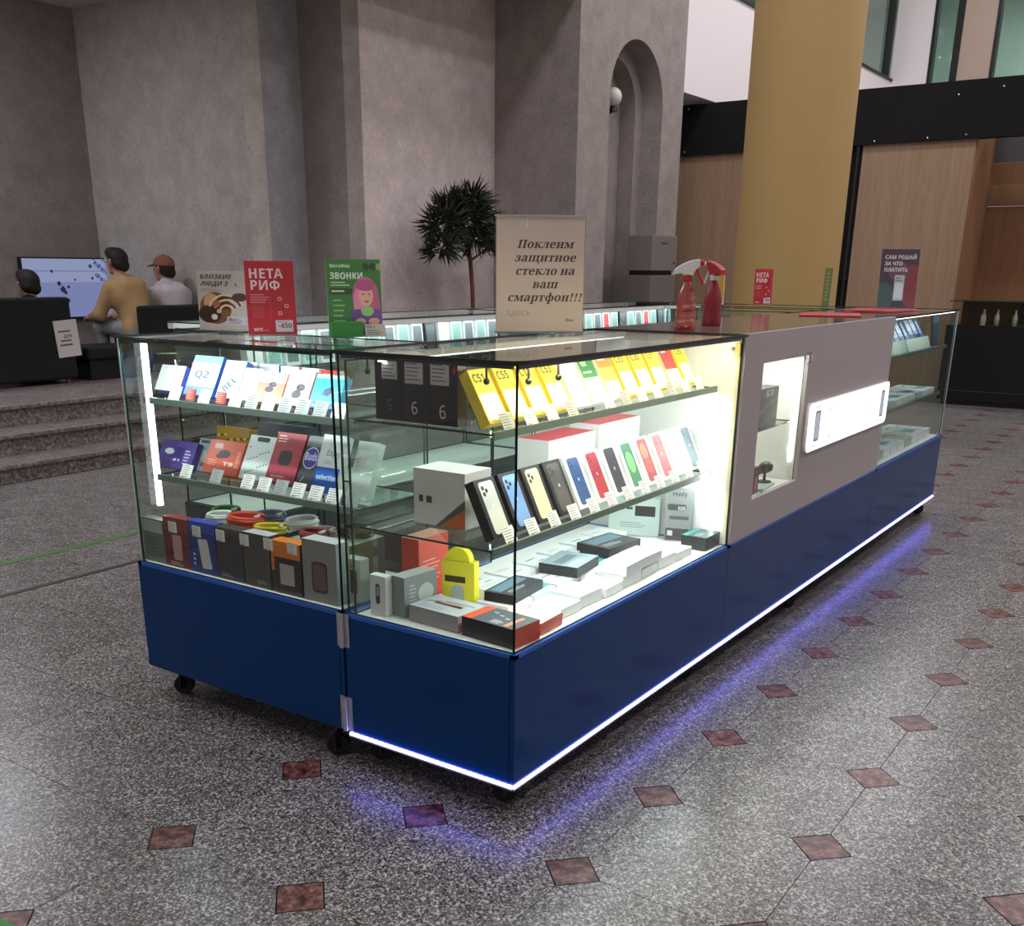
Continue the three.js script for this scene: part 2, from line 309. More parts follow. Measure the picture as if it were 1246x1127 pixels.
// ---------------------------------------------------------------- the sales island
const T = 1.29, DECK = 0.51, BASE = 0.1115;
const fresh = (o) => o; // readability
function edgeBand(pts, h, w) { // a closed band standing on an outline given as [x, z], h high and w wide inwards
  const gs = [], n = pts.length;
  for (let i = 0; i < n; i++) {
    const [ax, az] = pts[i], [bx, bz] = pts[(i + 1) % n], L = Math.hypot(bx - ax, bz - az);
    const g = new THREE.BoxGeometry(L + w * 0.5, h, w); g.rotateY(-Math.atan2(bz - az, bx - ax)); g.translate((ax + bx) / 2, 0, (az + bz) / 2); gs.push(g);
  }
  return merge(gs);
}
class Unit { // one cabinet of the island; coordinates are given in the hall's frame
  constructor(name, label, x0, x1, z0, z1, group) {
    this.cx = (x0 + x1) / 2; this.cz = (z0 + z1) / 2; Object.assign(this, { x0, x1, z0, z1 });
    this.g = thing(name, label, 'display cabinet', [this.cx, 0, this.cz], 0, group);
  }
  put(name, geo, mat, parent) { return mesh(name, geo.translate(-this.cx, 0, -this.cz), mat, parent ?? this.g); }
  base(seams = [], skin = M.blue) {
    const { x0, x1, z0, z1 } = this, k = 0.016;
    this.put('base_body', span(x0 + k, x1 - k, BASE + 0.004, DECK - 0.012, z0 + k, z1 - k), skin);
    const face = (a, b, c, d, sub) => this.put('base_panel', span(a, b, BASE, DECK - 0.014, c, d), skin);
    const cuts = [z1, ...seams, z0];
    for (let i = 0; i + 1 < cuts.length; i++) face(x1 - k, x1, cuts[i + 1] + 0.0015, cuts[i] - 0.0015);
    face(x0, x0 + k, z0 + k, z1 - k); face(x0, x1 - k - 0.0012, z1 - k, z1); face(x0, x1 - k - 0.0012, z0, z0 + k);
    this.put('base_rim', merge([span(x0, x1, DECK - 0.0125, DECK, z1 - 0.018, z1), span(x0, x1, DECK - 0.0125, DECK, z0, z0 + 0.018), span(x0, x0 + 0.018, DECK - 0.0125, DECK, z0, z1), span(x1 - 0.018, x1, DECK - 0.0125, DECK, z0, z1)]), skin === M.blue ? M.blueEdge : skin);
    this.put('deck', span(x0 + 0.018, x1 - 0.018, DECK - 0.0125, DECK - 0.001, z0 + 0.018, z1 - 0.018), M.board);
    return this;
  }
  casters(list) {
    for (const [x, z] of list) {
      const c = new THREE.Group(); c.name = 'caster'; this.g.add(c); c.position.set(x - this.cx, 0, z - this.cz);
      mesh('wheel', new THREE.CylinderGeometry(0.036, 0.036, 0.026, 22).rotateX(PI / 2).rotateY(0.6).translate(0, 0.036, 0), M.rubber, c);
      mesh('fork', merge([box(0.05, 0.012, 0.05, 0, 0.104, 0), cyl(0.012, 0.012, 0.03, 0, 0.09, 0, 12), box(0.006, 0.06, 0.03, 0.014, 0.06, 0.017).rotateY(0), box(0.006, 0.06, 0.03, -0.014, 0.06, -0.017)]), M.black, c);
    }
    return this;
  }
  pane(axis, at, a0, a1, b0, b1, name = 'glass_pane', edgeMat = M.glassEdge) { // axis x: a is z, b is y; axis z: a is x, b is y; axis y: a is x, b is z
    const w = Math.abs(a1 - a0), h = Math.abs(b1 - b0), e = 0.005, ca = (a0 + a1) / 2, cb = (b0 + b1) / 2;
    const g = new THREE.PlaneGeometry(w, h), gs = [box(w, e, e, 0, h / 2, 0), box(w, e, e, 0, -h / 2, 0), box(e, h, e, w / 2, 0, 0), box(e, h, e, -w / 2, 0, 0)];
    const place = (q) => axis === 'x' ? q.rotateY(PI / 2).translate(at, cb, ca) : axis === 'z' ? q.translate(ca, cb, at) : q.rotateX(-PI / 2).translate(ca, at, cb);
    const p = this.put(name, place(g), M.glass);
    this.put('edge', place(merge(gs)), edgeMat, p);
    return p;
  }
  shelf(y, x0, x1, z0, z1, dir, lit = 0) { // dir: 'x' front edge along +x, 'z' front edge along +z
    const p = this.pane('y', y - 0.004, x0, x1, z0, z1, 'shelf');
    const f = dir === 'x' ? span(x1 - 0.001, x1 + 0.007, y - 0.018, y + 0.003, z0, z1) : span(x0, x1, y - 0.018, y + 0.003, z1 - 0.001, z1 + 0.007);
    this.put('shelf_profile', f, shelfProfile, p);
    for (const s of [0.04, 0.96]) this.put('shelf_clip', dir === 'x' ? cyl(0.007, 0.007, 0.022, x1 - 0.05, y - 0.012, z0 + (z1 - z0) * s, 10) : cyl(0.007, 0.007, 0.022, x0 + (x1 - x0) * s, y - 0.012, z1 - 0.05, 10), M.chrome, p);
    if (lit) {
      const L = dir === 'x' ? z1 - z0 : x1 - x0, cx = (x0 + x1) / 2, cz = (z0 + z1) / 2;
      const at = dir === 'x' ? [x1 - 0.008, y - 0.013, cz] : [cx, y - 0.013, z1 - 0.008];
      this.put('led_strip', dir === 'x' ? box(0.01, 0.005, L - 0.06, ...at) : box(L - 0.06, 0.005, 0.01, ...at), M.ledWhite, p);
      this.strip(at[0], at[1] - 0.006, at[2], L - 0.06, 0.012, dir === 'x' ? [at[0] - 0.12, at[1] - 0.3, at[2]] : [at[0], at[1] - 0.3, at[2] - 0.12], lit, 0xf4fbff, dir === 'x');
    }
    return p;
  }
  strip(x, y, z, L, w, look, glow, color = 0xf4fbff, along) {
    const l = new THREE.RectAreaLight(color, glow, along === 'y' ? w : L, along === 'y' ? L : w); l.name = 'strip_light'; this.g.add(l);
    l.position.set(x - this.cx, y, z - this.cz); l.castShadow = true;
    // keep the long side along the strip: build the frame by hand
    const back = V(x - look[0], y - look[1], z - look[2]).normalize(), long = along === 'y' ? V(0, 1, 0) : along ? V(0, 0, 1) : V(1, 0, 0);
    if (along === 'y') { const right = long.clone().cross(back).normalize(), up = back.clone().cross(right); l.quaternion.setFromRotationMatrix(new THREE.Matrix4().makeBasis(right, up, back)); }
    else { const up = back.clone().cross(long).normalize(); l.quaternion.setFromRotationMatrix(new THREE.Matrix4().makeBasis(up.clone().cross(back).normalize(), up, back)); }
    return l;
  }
}
const paleEdge = std(0xc9d6d0, 0.3);
const innerGrey = std(0x454b48, 0.5);
const shelfProfile = std(0x6f7f74, 0.4, { metalness: 0.3 });
const darkProfile = std(0x121613, 0.35);
const whiteRail = std(0xf2f2f0, 0.4);
const XF = -0.63, ZA1 = -1.475, ZP1 = -3.47, ZC1 = -4.96;

// --- near corner cabinet
const cabA = new Unit('glass_display_cabinet', 'glass display cabinet with rows of phone boxes on a blue base, beside the gate', XF, 0, ZA1, 0);
cabA.base().casters([[-0.09, -0.09], [-0.57, -0.09], [-0.57, -1.4], [-0.08, -1.3]]);
cabA.pane('x', -0.012, ZA1 + 0.004, -0.012, DECK, T - 0.011); cabA.pane('z', -0.012, XF + 0.01, -0.012, DECK, T - 0.011);
cabA.pane('x', XF + 0.03, ZA1 / 2, -0.02, DECK, T - 0.03, 'sliding_door'); cabA.pane('x', XF + 0.015, ZA1 + 0.01, ZA1 / 2 - 0.03, DECK, T - 0.03, 'sliding_door');
{ // top pane with a rounded near corner
  const r = 0.05, pts = [[XF, ZA1], [0.004, ZA1]]; for (let k = 0; k <= 8; k++) { const a = -PI / 2 * (k / 8) + PI / 2; pts.push([0.004 - r + r * Math.sin(PI / 2 - (PI / 2) * k / 8 * 1), 0.004 - r + r * Math.sin(PI / 2 * k / 8)]); }
  pts.push([XF, 0.004]);
  const s = new THREE.Shape(pts.map(([x, z]) => new THREE.Vector2(x, -z)));
  const top = cabA.put('top_pane', new THREE.ShapeGeometry(s).rotateX(-PI / 2).translate(0, T - 0.004, 0), M.glass);
  cabA.put('edge', edgeBand(pts, 0.009, 0.005).translate(0, T - 0.005, 0), darkProfile, top);
}
cabA.put('top_profile', merge([span(-0.024, -0.013, T - 0.022, T - 0.010, ZA1 + 0.02, -0.03), span(XF + 0.02, -0.03, T - 0.022, T - 0.010, -0.024, -0.013)]), darkProfile);
cabA.put('led_strip', merge([span(-0.034, -0.024, T - 0.02, T - 0.015, ZA1 + 0.03, -0.05)]), M.ledWarm);
cabA.strip(-0.031, T - 0.024, ZA1 / 2, 1.38, 0.012, [-0.14, 1.1, ZA1 / 2], 90, 0xfff0c8, true);
cabA.put('top_rail', span(-0.5, -0.476, T - 0.024, T - 0.008, ZA1 + 0.02, -0.03), whiteRail);
cabA.put('led_strip', span(-0.496, -0.48, T - 0.029, T - 0.0245, ZA1 + 0.03, -0.04), M.ledWhite);
cabA.strip(-0.488, T - 0.032, ZA1 / 2, 1.36, 0.014, [-0.45, 0.6, ZA1 / 2], 40, 0xf6fbff, true);
const SH1 = 1.1, SH2 = 0.785;
cabA.shelf(SH1, -0.58, -0.1, ZA1 + 0.01, -0.03, 'x', 62); cabA.shelf(SH2, -0.58, -0.1, ZA1 + 0.01, -0.03, 'x', 90);
{ // upright strip at the far end
  cabA.put('led_upright', span(-0.088, -0.073, DECK + 0.01, 1.06, ZA1 + 0.002, ZA1 + 0.014), M.ledWhite);
  cabA.strip(-0.08, 0.78, ZA1 + 0.018, 0.54, 0.014, [-0.2, 0.75, -0.9], 50, 0xf6fbff, 'y');
  cabA.put('led_carrier', span(-0.026, -0.014, DECK + 0.004, T - 0.03, ZA1 + 0.002, ZA1 + 0.012), std(0xe9dfb8, 0.5));
  cabA.put('corner_bracket', merge([span(-0.03, -0.012, T - 0.075, T - 0.03, ZA1 + 0.013, ZA1 + 0.022), cyl(0.007, 0.007, 0.012, -0.04, T - 0.05, ZA1 + 0.02, 12)]), M.chrome);
}
// blue strip around the foot
const FOOT_GLOW = 10;
function footStrip(u, x0, x1, z0, z1) { // a lit tape of small diodes on an aluminium channel
  const alongZ = Math.abs(z1 - z0) > Math.abs(x1 - x0), L = alongZ ? Math.abs(z1 - z0) : Math.abs(x1 - x0), n = Math.floor(L / 0.02), gs = [];
  for (let k = 0; k < n; k++) { const s = (k + 0.5) / n; gs.push(alongZ ? box(0.008, 0.009, 0.016, x0, BASE - 0.002, z0 + (z1 - z0) * s) : box(0.016, 0.009, 0.008, x0 + (x1 - x0) * s, BASE - 0.002, z0)); }
  const c = u.put('foot_channel', alongZ ? span(x0 - 0.012, x0 + 0.004, BASE - 0.012, BASE - 0.0065, z0, z1) : span(x0, x1, BASE - 0.012, BASE - 0.0065, z0 - 0.012, z0 + 0.004), M.alu);
  const d = u.put('foot_led', merge(gs), M.ledBlue, c); d.userData.kind = 'stuff';
  u.strip(alongZ ? x0 + 0.008 : (x0 + x1) / 2, BASE - 0.002, alongZ ? (z0 + z1) / 2 : z0 + 0.008, L, 0.01, alongZ ? [x0 + 1, BASE - 0.25, (z0 + z1) / 2] : [(x0 + x1) / 2, BASE - 0.25, z0 + 1], FOOT_GLOW, 0x4a46ff, alongZ);
}
footStrip(cabA, 0.002, 0.002, ZA1, 0.004); footStrip(cabA, XF + 0.005, 0, 0.004, 0.004);

// --- hinged counter gate
const XB0 = -1.632, XB1 = -0.641, ZB0 = -0.45;
const cabB = new Unit('counter_gate_cabinet', 'hinged glass counter gate on a blue base filled with earphone and power bank boxes', XB0, XB1, ZB0, 0);
cabB.base().casters([[-1.53, -0.07], [-0.71, -0.03], [-1.53, -0.38], [-0.71, -0.38]]);
cabB.pane('z', -0.012, XB0 + 0.022, XB1 - 0.006, DECK, T - 0.011); cabB.pane('x', XB0 + 0.012, ZB0 + 0.01, -0.012, DECK, T - 0.011, 'glass_pane', paleEdge);
cabB.pane('x', XB1 - 0.006, ZB0 + 0.01, -0.012, DECK, T - 0.011); cabB.pane('z', ZB0 + 0.02, XB0 + 0.02, (XB0 + XB1) / 2 + 0.02, DECK, T - 0.03, 'sliding_door'); cabB.pane('z', ZB0 + 0.008, (XB0 + XB1) / 2 - 0.02, XB1 - 0.02, DECK, T - 0.03, 'sliding_door');
cabB.pane('y', T - 0.004, XB0, XB1, ZB0, 0.004, 'top_pane');
cabB.put('top_profile', span(XB0 + 0.02, XB1 - 0.02, T - 0.02, T - 0.010, -0.024, -0.013), std(0x24463f, 0.35));
cabB.put('led_strip', span(XB0 + 0.03, XB1 - 0.03, T - 0.018, T - 0.013, -0.033, -0.024), M.ledWhite);
cabB.strip((XB0 + XB1) / 2, T - 0.023, -0.03, 0.92, 0.012, [(XB0 + XB1) / 2, 1.0, -0.16], 105, 0xeef8ff, false);
cabB.put('led_upright', span(-1.612, -1.594, 0.7, T - 0.012, -0.108, -0.092), M.ledWhite);
cabB.strip(-1.59, 1.0, -0.1, 0.56, 0.016, [-1.0, 0.9, -0.16], 26, 0xf2faff, 'y');
const SB1 = 1.078, SB2 = 0.812;
cabB.shelf(SB1, XB0 + 0.02, XB1 - 0.01, ZB0 + 0.03, -0.1, 'z'); cabB.shelf(SB2, XB0 + 0.02, XB1 - 0.01, ZB0 + 0.03, -0.1, 'z');
for (const [y0, y1] of [[0.4, 0.508], [0.118, 0.232]]) {
  const h = cabB.put('hinge', cyl(0.0085, 0.0085, y1 - y0, -0.6355, (y0 + y1) / 2, 0.009, 14), M.alu);
  cabB.put('hinge_leaf', span(-0.66, -0.611, y0, y1, 0.0005, 0.003), M.alu, h);
  for (const s of [0.12, 0.5, 0.88]) cabB.put('screw', new THREE.CylinderGeometry(0.0035, 0.0035, 0.002, 10).rotateX(PI / 2).translate(-0.652, y0 + (y1 - y0) * s, 0.0035), M.chrome, h);
}
// --- white panel cabinet with a display window
const cabP = new Unit('panel_display_cabinet', 'display cabinet with a pale panel front, a lit display window and a blue base', XF, 0, ZP1, ZA1);
cabP.base([-3.42]).casters([[-0.06, -2.4], [-0.57, -1.6], [-0.57, -3.3]]);
{
  const W0 = 1.668, W1 = 2.18, WY0 = 0.652, WY1 = 1.176;
  const s = new THREE.Shape(); s.moveTo(-ZA1 + 0.0, DECK); s.lineTo(-ZP1, DECK); s.lineTo(-ZP1, T); s.lineTo(-ZA1, T); s.closePath();
  const h = new THREE.Path(); h.moveTo(W0, WY0); h.lineTo(W0, WY1); h.lineTo(W1, WY1); h.lineTo(W1, WY0); h.closePath(); s.holes.push(h);
  const g = new THREE.ExtrudeGeometry(s, { depth: 0.016, bevelEnabled: false });
  cabP.put('front_panel', eastward(g, 0, 0.016), M.panel);
  cabP.put('end_board', span(XF + 0.01, -0.0165, DECK, T - 0.012, ZA1 - 0.018, ZA1 - 0.001), M.board);
  cabP.put('end_board', span(XF + 0.01, -0.0165, DECK, T - 0.012, ZP1 + 0.001, ZP1 + 0.018), M.board);
  cabP.put('back_panel', span(XF, XF + 0.016, DECK, T - 0.012, ZP1 + 0.02, ZA1 - 0.02), M.panel);
  cabP.put('worktop', span(XF, -0.0165, T - 0.011, T, ZP1, ZA1), std(0x6b625e, 0.12));
  const nz0 = -W1 - 0.012, nz1 = -W0 + 0.012, nx = -0.34, k = 0.012;
  cabP.put('niche', merge([span(nx, nx + k, WY0 - 0.02, WY1 + 0.02, nz0, nz1), span(nx, -0.0165, WY0 - 0.02, WY0 - 0.008, nz0, nz1), span(nx, -0.0165, WY1 + 0.008, WY1 + 0.02, nz0, nz1), span(nx, -0.0165, WY0 - 0.02, WY1 + 0.02, nz0 - k, nz0), span(nx, -0.0165, WY0 - 0.02, WY1 + 0.02, nz1, nz1 + k)]), M.board);
  cabP.pane('x', -0.02, nz0, nz1, WY0 - 0.005, WY1 + 0.005, 'window_pane');
  cabP.pane('y', 0.9, nx + 0.02, -0.05, nz0 + 0.003, nz1 - 0.003, 'shelf');
  cabP.put('led_strip', span(-0.06, -0.046, WY1 - 0.002, WY1 + 0.004, nz0 + 0.03, nz1 - 0.03), M.ledWhite);
  cabP.strip(-0.053, WY1 - 0.006, (nz0 + nz1) / 2, 0.44, 0.014, [-0.16, 0.7, (nz0 + nz1) / 2], 95, 0xfffaf0, true);
  cabP.put('led_strip', span(-0.05, -0.036, WY1 - 0.45, WY1 - 0.02, nz0 + 0.002, nz0 + 0.008), M.ledWhite);
  cabP.strip(-0.043, WY1 - 0.24, nz0 + 0.012, 0.42, 0.014, [-0.18, 0.9, nz1], 50, 0xfffaf0, 'y');
  cabP.put('window_hinge', merge([span(-0.004, 0.008, WY1 - 0.03, WY1 + 0.012, -W1 - 0.012, -W1 + 0.025), cyl(0.006, 0.006, 0.03, 0.01, WY1 - 0.01, -W1, 12)]), M.chrome);
}
footStrip(cabP, 0.002, 0.002, ZP1, ZA1);
// --- far glass cabinet on the same side
const cabC = new Unit('glass_display_cabinet', 'glass display cabinet with thin blue cases at the far end of the pale panel', XF, 0, ZC1, ZP1);
cabC.base().casters([[-0.06, -4.85], [-0.57, -4.85], [-0.57, -3.6]]);
cabC.pane('x', -0.012, ZC1 + 0.012, ZP1 - 0.004, DECK, T - 0.011); cabC.pane('z', ZC1 + 0.012, XF + 0.01, -0.008, DECK, T - 0.011, 'glass_pane', paleEdge);
cabC.pane('x', XF + 0.015, ZC1 + 0.01, ZP1 - 0.01, DECK, T - 0.03, 'sliding_door'); cabC.pane('y', T - 0.004, XF, 0.004, ZC1, ZP1, 'top_pane');
cabC.shelf(1.075, -0.56, -0.05, ZC1 + 0.03, ZP1 - 0.01, 'x'); cabC.shelf(0.785, -0.58, -0.05, ZC1 + 0.03, ZP1 - 0.01, 'x');
cabC.put('led_strip', span(-0.034, -0.024, T - 0.02, T - 0.015, ZC1 + 0.03, ZP1 - 0.03), M.ledWhite);
cabC.strip(-0.03, T - 0.024, (ZC1 + ZP1) / 2, 1.38, 0.012, [-0.2, 1.0, (ZC1 + ZP1) / 2], 26, 0xf0f8ff, true);
footStrip(cabC, 0.002, 0.002, ZC1, ZP1);
// --- the far end and the west side of the island
function lowCabinet(label, x0, x1, z0, z1, sides, dir) {
  const u = new Unit('island_side_cabinet', label, x0, x1, z0, z1); u.base([], innerGrey);
  u.pane('x', x1 - 0.012, z0 + 0.012, z1 - 0.012, DECK, T - 0.03); u.pane('x', x0 + 0.012, z0 + 0.012, z1 - 0.012, DECK, T - 0.03);
  u.pane('z', z0 + 0.012, x0 + 0.012, x1 - 0.012, DECK, T - 0.03); u.pane('z', z1 - 0.012, x0 + 0.012, x1 - 0.012, DECK, T - 0.03);
  u.pane('y', T - 0.004, x0, x1, z0, z1, 'top_pane');
  u.put('top_rail', merge([span(x0, x0 + 0.035, T - 0.03, T - 0.006, z0, z1), span(x1 - 0.035, x1, T - 0.03, T - 0.006, z0, z1)]), whiteRail);
  u.shelf(1.1, x0 + 0.05, x1 - 0.06, z0 + 0.03, z1 - 0.03, 'x'); u.shelf(0.8, x0 + 0.05, x1 - 0.06, z0 + 0.03, z1 - 0.03, 'x');
  u.put('led_strip', span(x1 - 0.047, x1 - 0.037, T - 0.028, T - 0.022, z0 + 0.05, z1 - 0.05), M.ledWhite);
  u.strip(x1 - 0.042, T - 0.032, (z0 + z1) / 2, z1 - z0 - 0.1, 0.012, [x1 - 0.2, 1.0, (z0 + z1) / 2], 34, 0xf0f8ff, true);
  return u;
}
const cabE = lowCabinet('west side cabinet of the island beside its open corner, with white top rails', -2.3, -1.78, -2.85, -0.75);
const cabF = lowCabinet('west side cabinet of the island joining the far end, with white top rails', -2.3, -1.78, -4.96, -2.855);
const cabD = lowCabinet('far end cabinet of the island with a row of watches, below the red leaflet', -1.775, -0.635, -4.96, -4.45);
// ---------------------------------------------------------------- printed packaging: one sheet of prints shared by all boxes
const CW = 128, CH = 256, FH = 216, COLS = 16, ROWS = 8;
const sheet = document.createElement('canvas'); sheet.width = CW * COLS; sheet.height = CH * ROWS;
const sx = sheet.getContext('2d'); sx.fillStyle = '#888'; sx.fillRect(0, 0, sheet.width, sheet.height);
let cells = 0;
function cell(draw, side = '#ffffff', top = side) { // returns the print's place on the sheet
  const n = cells++, ox = (n % COLS) * CW, oy = Math.floor(n / COLS) * CH;
  sx.save(); sx.translate(ox, oy); sx.beginPath(); sx.rect(0, 0, CW, FH); sx.clip(); draw(sx, CW, FH); sx.restore();
  sx.fillStyle = side; sx.fillRect(ox, oy + FH, 64, CH - FH); sx.fillStyle = top; sx.fillRect(ox + 64, oy + FH, 64, CH - FH);
  return n;
}
const fill = (c, col, x = 0, y = 0, w = CW, h = FH) => { c.fillStyle = col; c.fillRect(x, y, w, h); };
const disc = (c, col, x, y, r, ry = r) => { c.fillStyle = col; c.beginPath(); c.ellipse(x, y, r, ry, 0, 0, 7); c.fill(); };
const rrect = (c, col, x, y, w, h, r) => { c.fillStyle = col; c.beginPath(); c.moveTo(x + r, y); c.arcTo(x + w, y, x + w, y + h, r); c.arcTo(x + w, y + h, x, y + h, r); c.arcTo(x, y + h, x, y, r); c.arcTo(x, y, x + w, y, r); c.fill(); };
const word = (c, t, x, y, size, col, font = 'sans-serif', style = 'bold', align = 'left') => { c.fillStyle = col; c.font = `${style} ${size}px ${font}`; c.textAlign = align; c.fillText(t, x, y); c.textAlign = 'left'; };
const lines = (c, col, x, y, w, n, step, t = 2) => { for (let k = 0; k < n; k++) fill(c, col, x, y + k * step, w * (0.7 + 0.3 * ((k * 37) % 10) / 10), t); };
const U = 1 / (CW * COLS), W_ = 1 / (CH * ROWS);
const boxCache = {};
function printedBox(w, h, d, n, how = 'front') { // origin at the middle of the bottom front edge, front towards +z; how 'top' puts the print on the top face
  const key = [w, h, d, n, how].join();
  if (boxCache[key]) return boxCache[key];
  const g = new THREE.BoxGeometry(w, h, d).translate(0, h / 2, -d / 2), u = g.attributes.uv, ox = (n % COLS) * CW, oy = Math.floor(n / COLS) * CH;
  for (let f = 0; f < 6; f++) for (let k = 0; k < 4; k++) {
    const i = f * 4 + k, a = u.getX(i), b = u.getY(i), full = how === 'top' ? f === 2 : f === 4, cap = how === 'top' ? f === 4 : f === 2;
    let px, py;
    if (full) { px = ox + 1 + a * (CW - 2); py = oy + 1 + (1 - b) * (FH - 2); }
    else { px = ox + (cap ? 66 : 2) + a * 58; py = oy + FH + 4 + (1 - b) * (CH - FH - 8); }
    u.setXY(i, px * U, 1 - py * W_);
  }
  return boxCache[key] = g;
}
let sheetTex;
const M_print = std(0xffffff, 0.38), M_matte = std(0xffffff, 0.7);
function product(name, label, group, n, size, at, { face = 'x', tilt = 0, turn = 0, how = 'front', category = 'box', mat = M_print } = {}) {
  const [w, h, d] = size, m = mesh(name, printedBox(w, h, d, n, how), mat);
  m.rotation.order = 'YXZ'; m.rotation.set(-tilt, (face === 'x' ? PI / 2 : face === '-x' ? -PI / 2 : 0) + turn, 0);
  m.position.set(at[0], at[1] + d * Math.sin(tilt) + 0.0008, at[2]);
  return tag(m, label, category, group);
}
// --- prints
const P = {};
const yellowBox = (txt) => (c, w, h) => { fill(c, '#f4d63c'); fill(c, '#f8f0c8', 8, h * 0.45, w - 16, h * 0.5); word(c, txt, 12, 52, 46, '#2a2205'); lines(c, '#8a7420', 14, h - 26, 60, 2, 9); };  // pale lower block paints the strip light's glare into the yellow front
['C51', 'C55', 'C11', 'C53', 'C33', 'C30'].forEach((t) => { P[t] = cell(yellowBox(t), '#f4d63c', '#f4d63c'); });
P.greenTop = cell((c, w, h) => { fill(c, '#f3f1e8'); fill(c, '#1f7d3c', 0, 0, w, h * 0.46); word(c, '10X', 18, 46, 30, '#d9f2d0'); fill(c, '#d9f2d0', 16, 70, 70, 8); }, '#f3f1e8', '#1f7d3c');
P.orangeTop = cell((c, w, h) => { fill(c, '#f4ecd4'); fill(c, '#e8873c', 0, 0, w, h * 0.3); fill(c, '#f0c940', 0, h * 0.3, w, h * 0.3); fill(c, '#fff', 20, 20, 60, 10); }, '#f4ecd4', '#e8873c');
P.redTop = cell((c, w, h) => { fill(c, '#f2ead8'); fill(c, '#cf2f2a', 0, 0, w, h * 0.55); fill(c, '#f5d6c8', 22, 24, 50, 10); }, '#f2ead8', '#cf2f2a');
P.whitePhone = cell((c, w, h) => { fill(c, '#f6f4ee'); fill(c, '#dcd8cc', 20, 30, 88, 6); word(c, 'S', 44, 130, 60, '#cfc9b8'); }, '#f6f4ee', '#f0eee6');
const backs = { silver: ['#101012', '#d9d8c8'], blueBack: ['#101012', '#7ea5d8'], gold: ['#101012', '#ecd6a6'], graphite: ['#101012', '#56504a'], blueW: ['#f2f0ec', '#2b4f86'], redW: ['#f2f0ec', '#b02a34'], blackW: ['#f2f0ec', '#2c2b30'], greenW: ['#f2f0ec', '#3e7f55'], redScreen: ['#f2f0ec', '#a83336'], coralW: ['#f2f0ec', '#d84a4e'], whiteW: ['#f2f0ec', '#dbe2e6'], greyW: ['#f2f0ec', '#77858e'] };
for (const [k, [b, p]] of Object.entries(backs)) P[k] = cell((c, w, h) => {
  fill(c, b); rrect(c, p, 22, 12, w - 40, h - 26, 14);
  if (k === 'greenW') disc(c, '#7ec77a', 66, 95, 32, 48);
  else if (k === 'redScreen') { disc(c, '#e8835a', 62, 70, 30, 40); disc(c, '#c24a48', 66, 130, 30, 36); }
  else { const cam = '#24231f'; if (b === '#101012') { disc(c, cam, 40, 34, 8); disc(c, cam, 40, 56, 8); disc(c, cam, 58, 45, 8); } else { disc(c, '#1d2530', 38, 30, 6); disc(c, '#1d2530', 50, 44, 6); } disc(c, 'rgba(255,255,255,0.75)', 66, 100, 6, 7); }
}, b, b === '#101012' ? '#191919' : '#f5f3f0');
const plain = (bg, fn, side, top) => cell((c, w, h) => { fill(c, bg); fn?.(c, w, h); }, side ?? bg, top ?? bg);
P.white = plain('#f4f4f2', (c, w, h) => { fill(c, '#c9ccce', 18, 22, 60, 6); });
P.lavender = plain('#b9b2ec', (c) => { lines(c, '#6a63b4', 24, 110, 70, 4, 12, 3); });
P.whiteBlueSide = plain('#fbfaf8', (c) => { fill(c, '#e6e4ee', 20, 20, 50, 8); }, '#5f6fd0', '#e8e8f4');
P.lightBlue = plain('#9fd0ee', (c, w, h) => { fill(c, '#eef4f6', 0, 40, w, 90); word(c, 'Q2', 22, 120, 50, '#3b5a78'); fill(c, '#4f86c8', 0, h - 46, w, 46); }, '#2f63b8', '#86bfe6');
P.paleBlue = plain('#bfe2f0', (c, w, h) => { fill(c, '#f7f3ee', 6, 4, w - 12, 60); c.save(); c.translate(46, 185); c.rotate(-0.9); word(c, 'BEL', 0, 0, 54, '#31434f'); c.restore(); }, '#2c5fc0', '#cbe8f2');
P.whiteCard = plain('#f7f7f3', (c, w, h) => { lines(c, '#b9c2bd', 12, h - 60, 90, 5, 10, 2); });
const buds = (c, x, y, s, col) => { disc(c, col, x, y, 17 * s); disc(c, col, x - 10 * s, y + 32 * s, 19 * s); disc(c, '#5c5c6e', x + 3 * s, y - 3 * s, 8 * s); };
P.coralBuds = plain('#f0876a', (c, w, h) => { fill(c, '#fbf6f0', 0, 0, w, 76); buds(c, 68, 86, 1.1, '#2c2f48'); fill(c, '#fbe9dc', 70, 170, 34, 9); }, '#f0876a', '#fbf6f0');
P.whiteBuds = plain('#faf6f2', (c, w, h) => { buds(c, 74, 106, 1.3, '#2e3032'); lines(c, '#a8b2ae', 12, 90, 40, 6, 12, 2); }, '#f0a9a4', '#fbf8f6');
P.cyan = plain('#37b6e6', (c, w, h) => { fill(c, '#aee6f2', 0, 0, w, 26); c.fillStyle = '#2c4a78'; c.beginPath(); c.moveTo(50, 96); c.lineTo(84, 70); c.lineTo(92, 100); c.lineTo(70, 140); c.lineTo(46, 130); c.fill(); fill(c, '#1561a8', 0, h - 34, w, 34); word(c, 'TWS', 14, h - 10, 20, '#e4f6ff'); }, '#37b6e6', '#7fd6ee');
P.purple = plain('#4d3a86', (c, w, h) => { disc(c, '#d9d4e4', 36, 90, 17, 24); lines(c, '#cfc6ea', 92, 70, 24, 5, 24, 10); word(c, '41', 54, 160, 26, '#efeaff'); fill(c, '#33266a', 58, 50, 30, 90); }, '#4d3a86', '#4d3a86');
P.greyCard = plain('#8d9a9c', (c, w, h) => { fill(c, '#20282c', 14, 12, 70, 18); disc(c, '#c6c9c0', 54, 110, 26, 36); fill(c, '#a03138', 60, 160, 50, 26); }, '#8d9a9c');
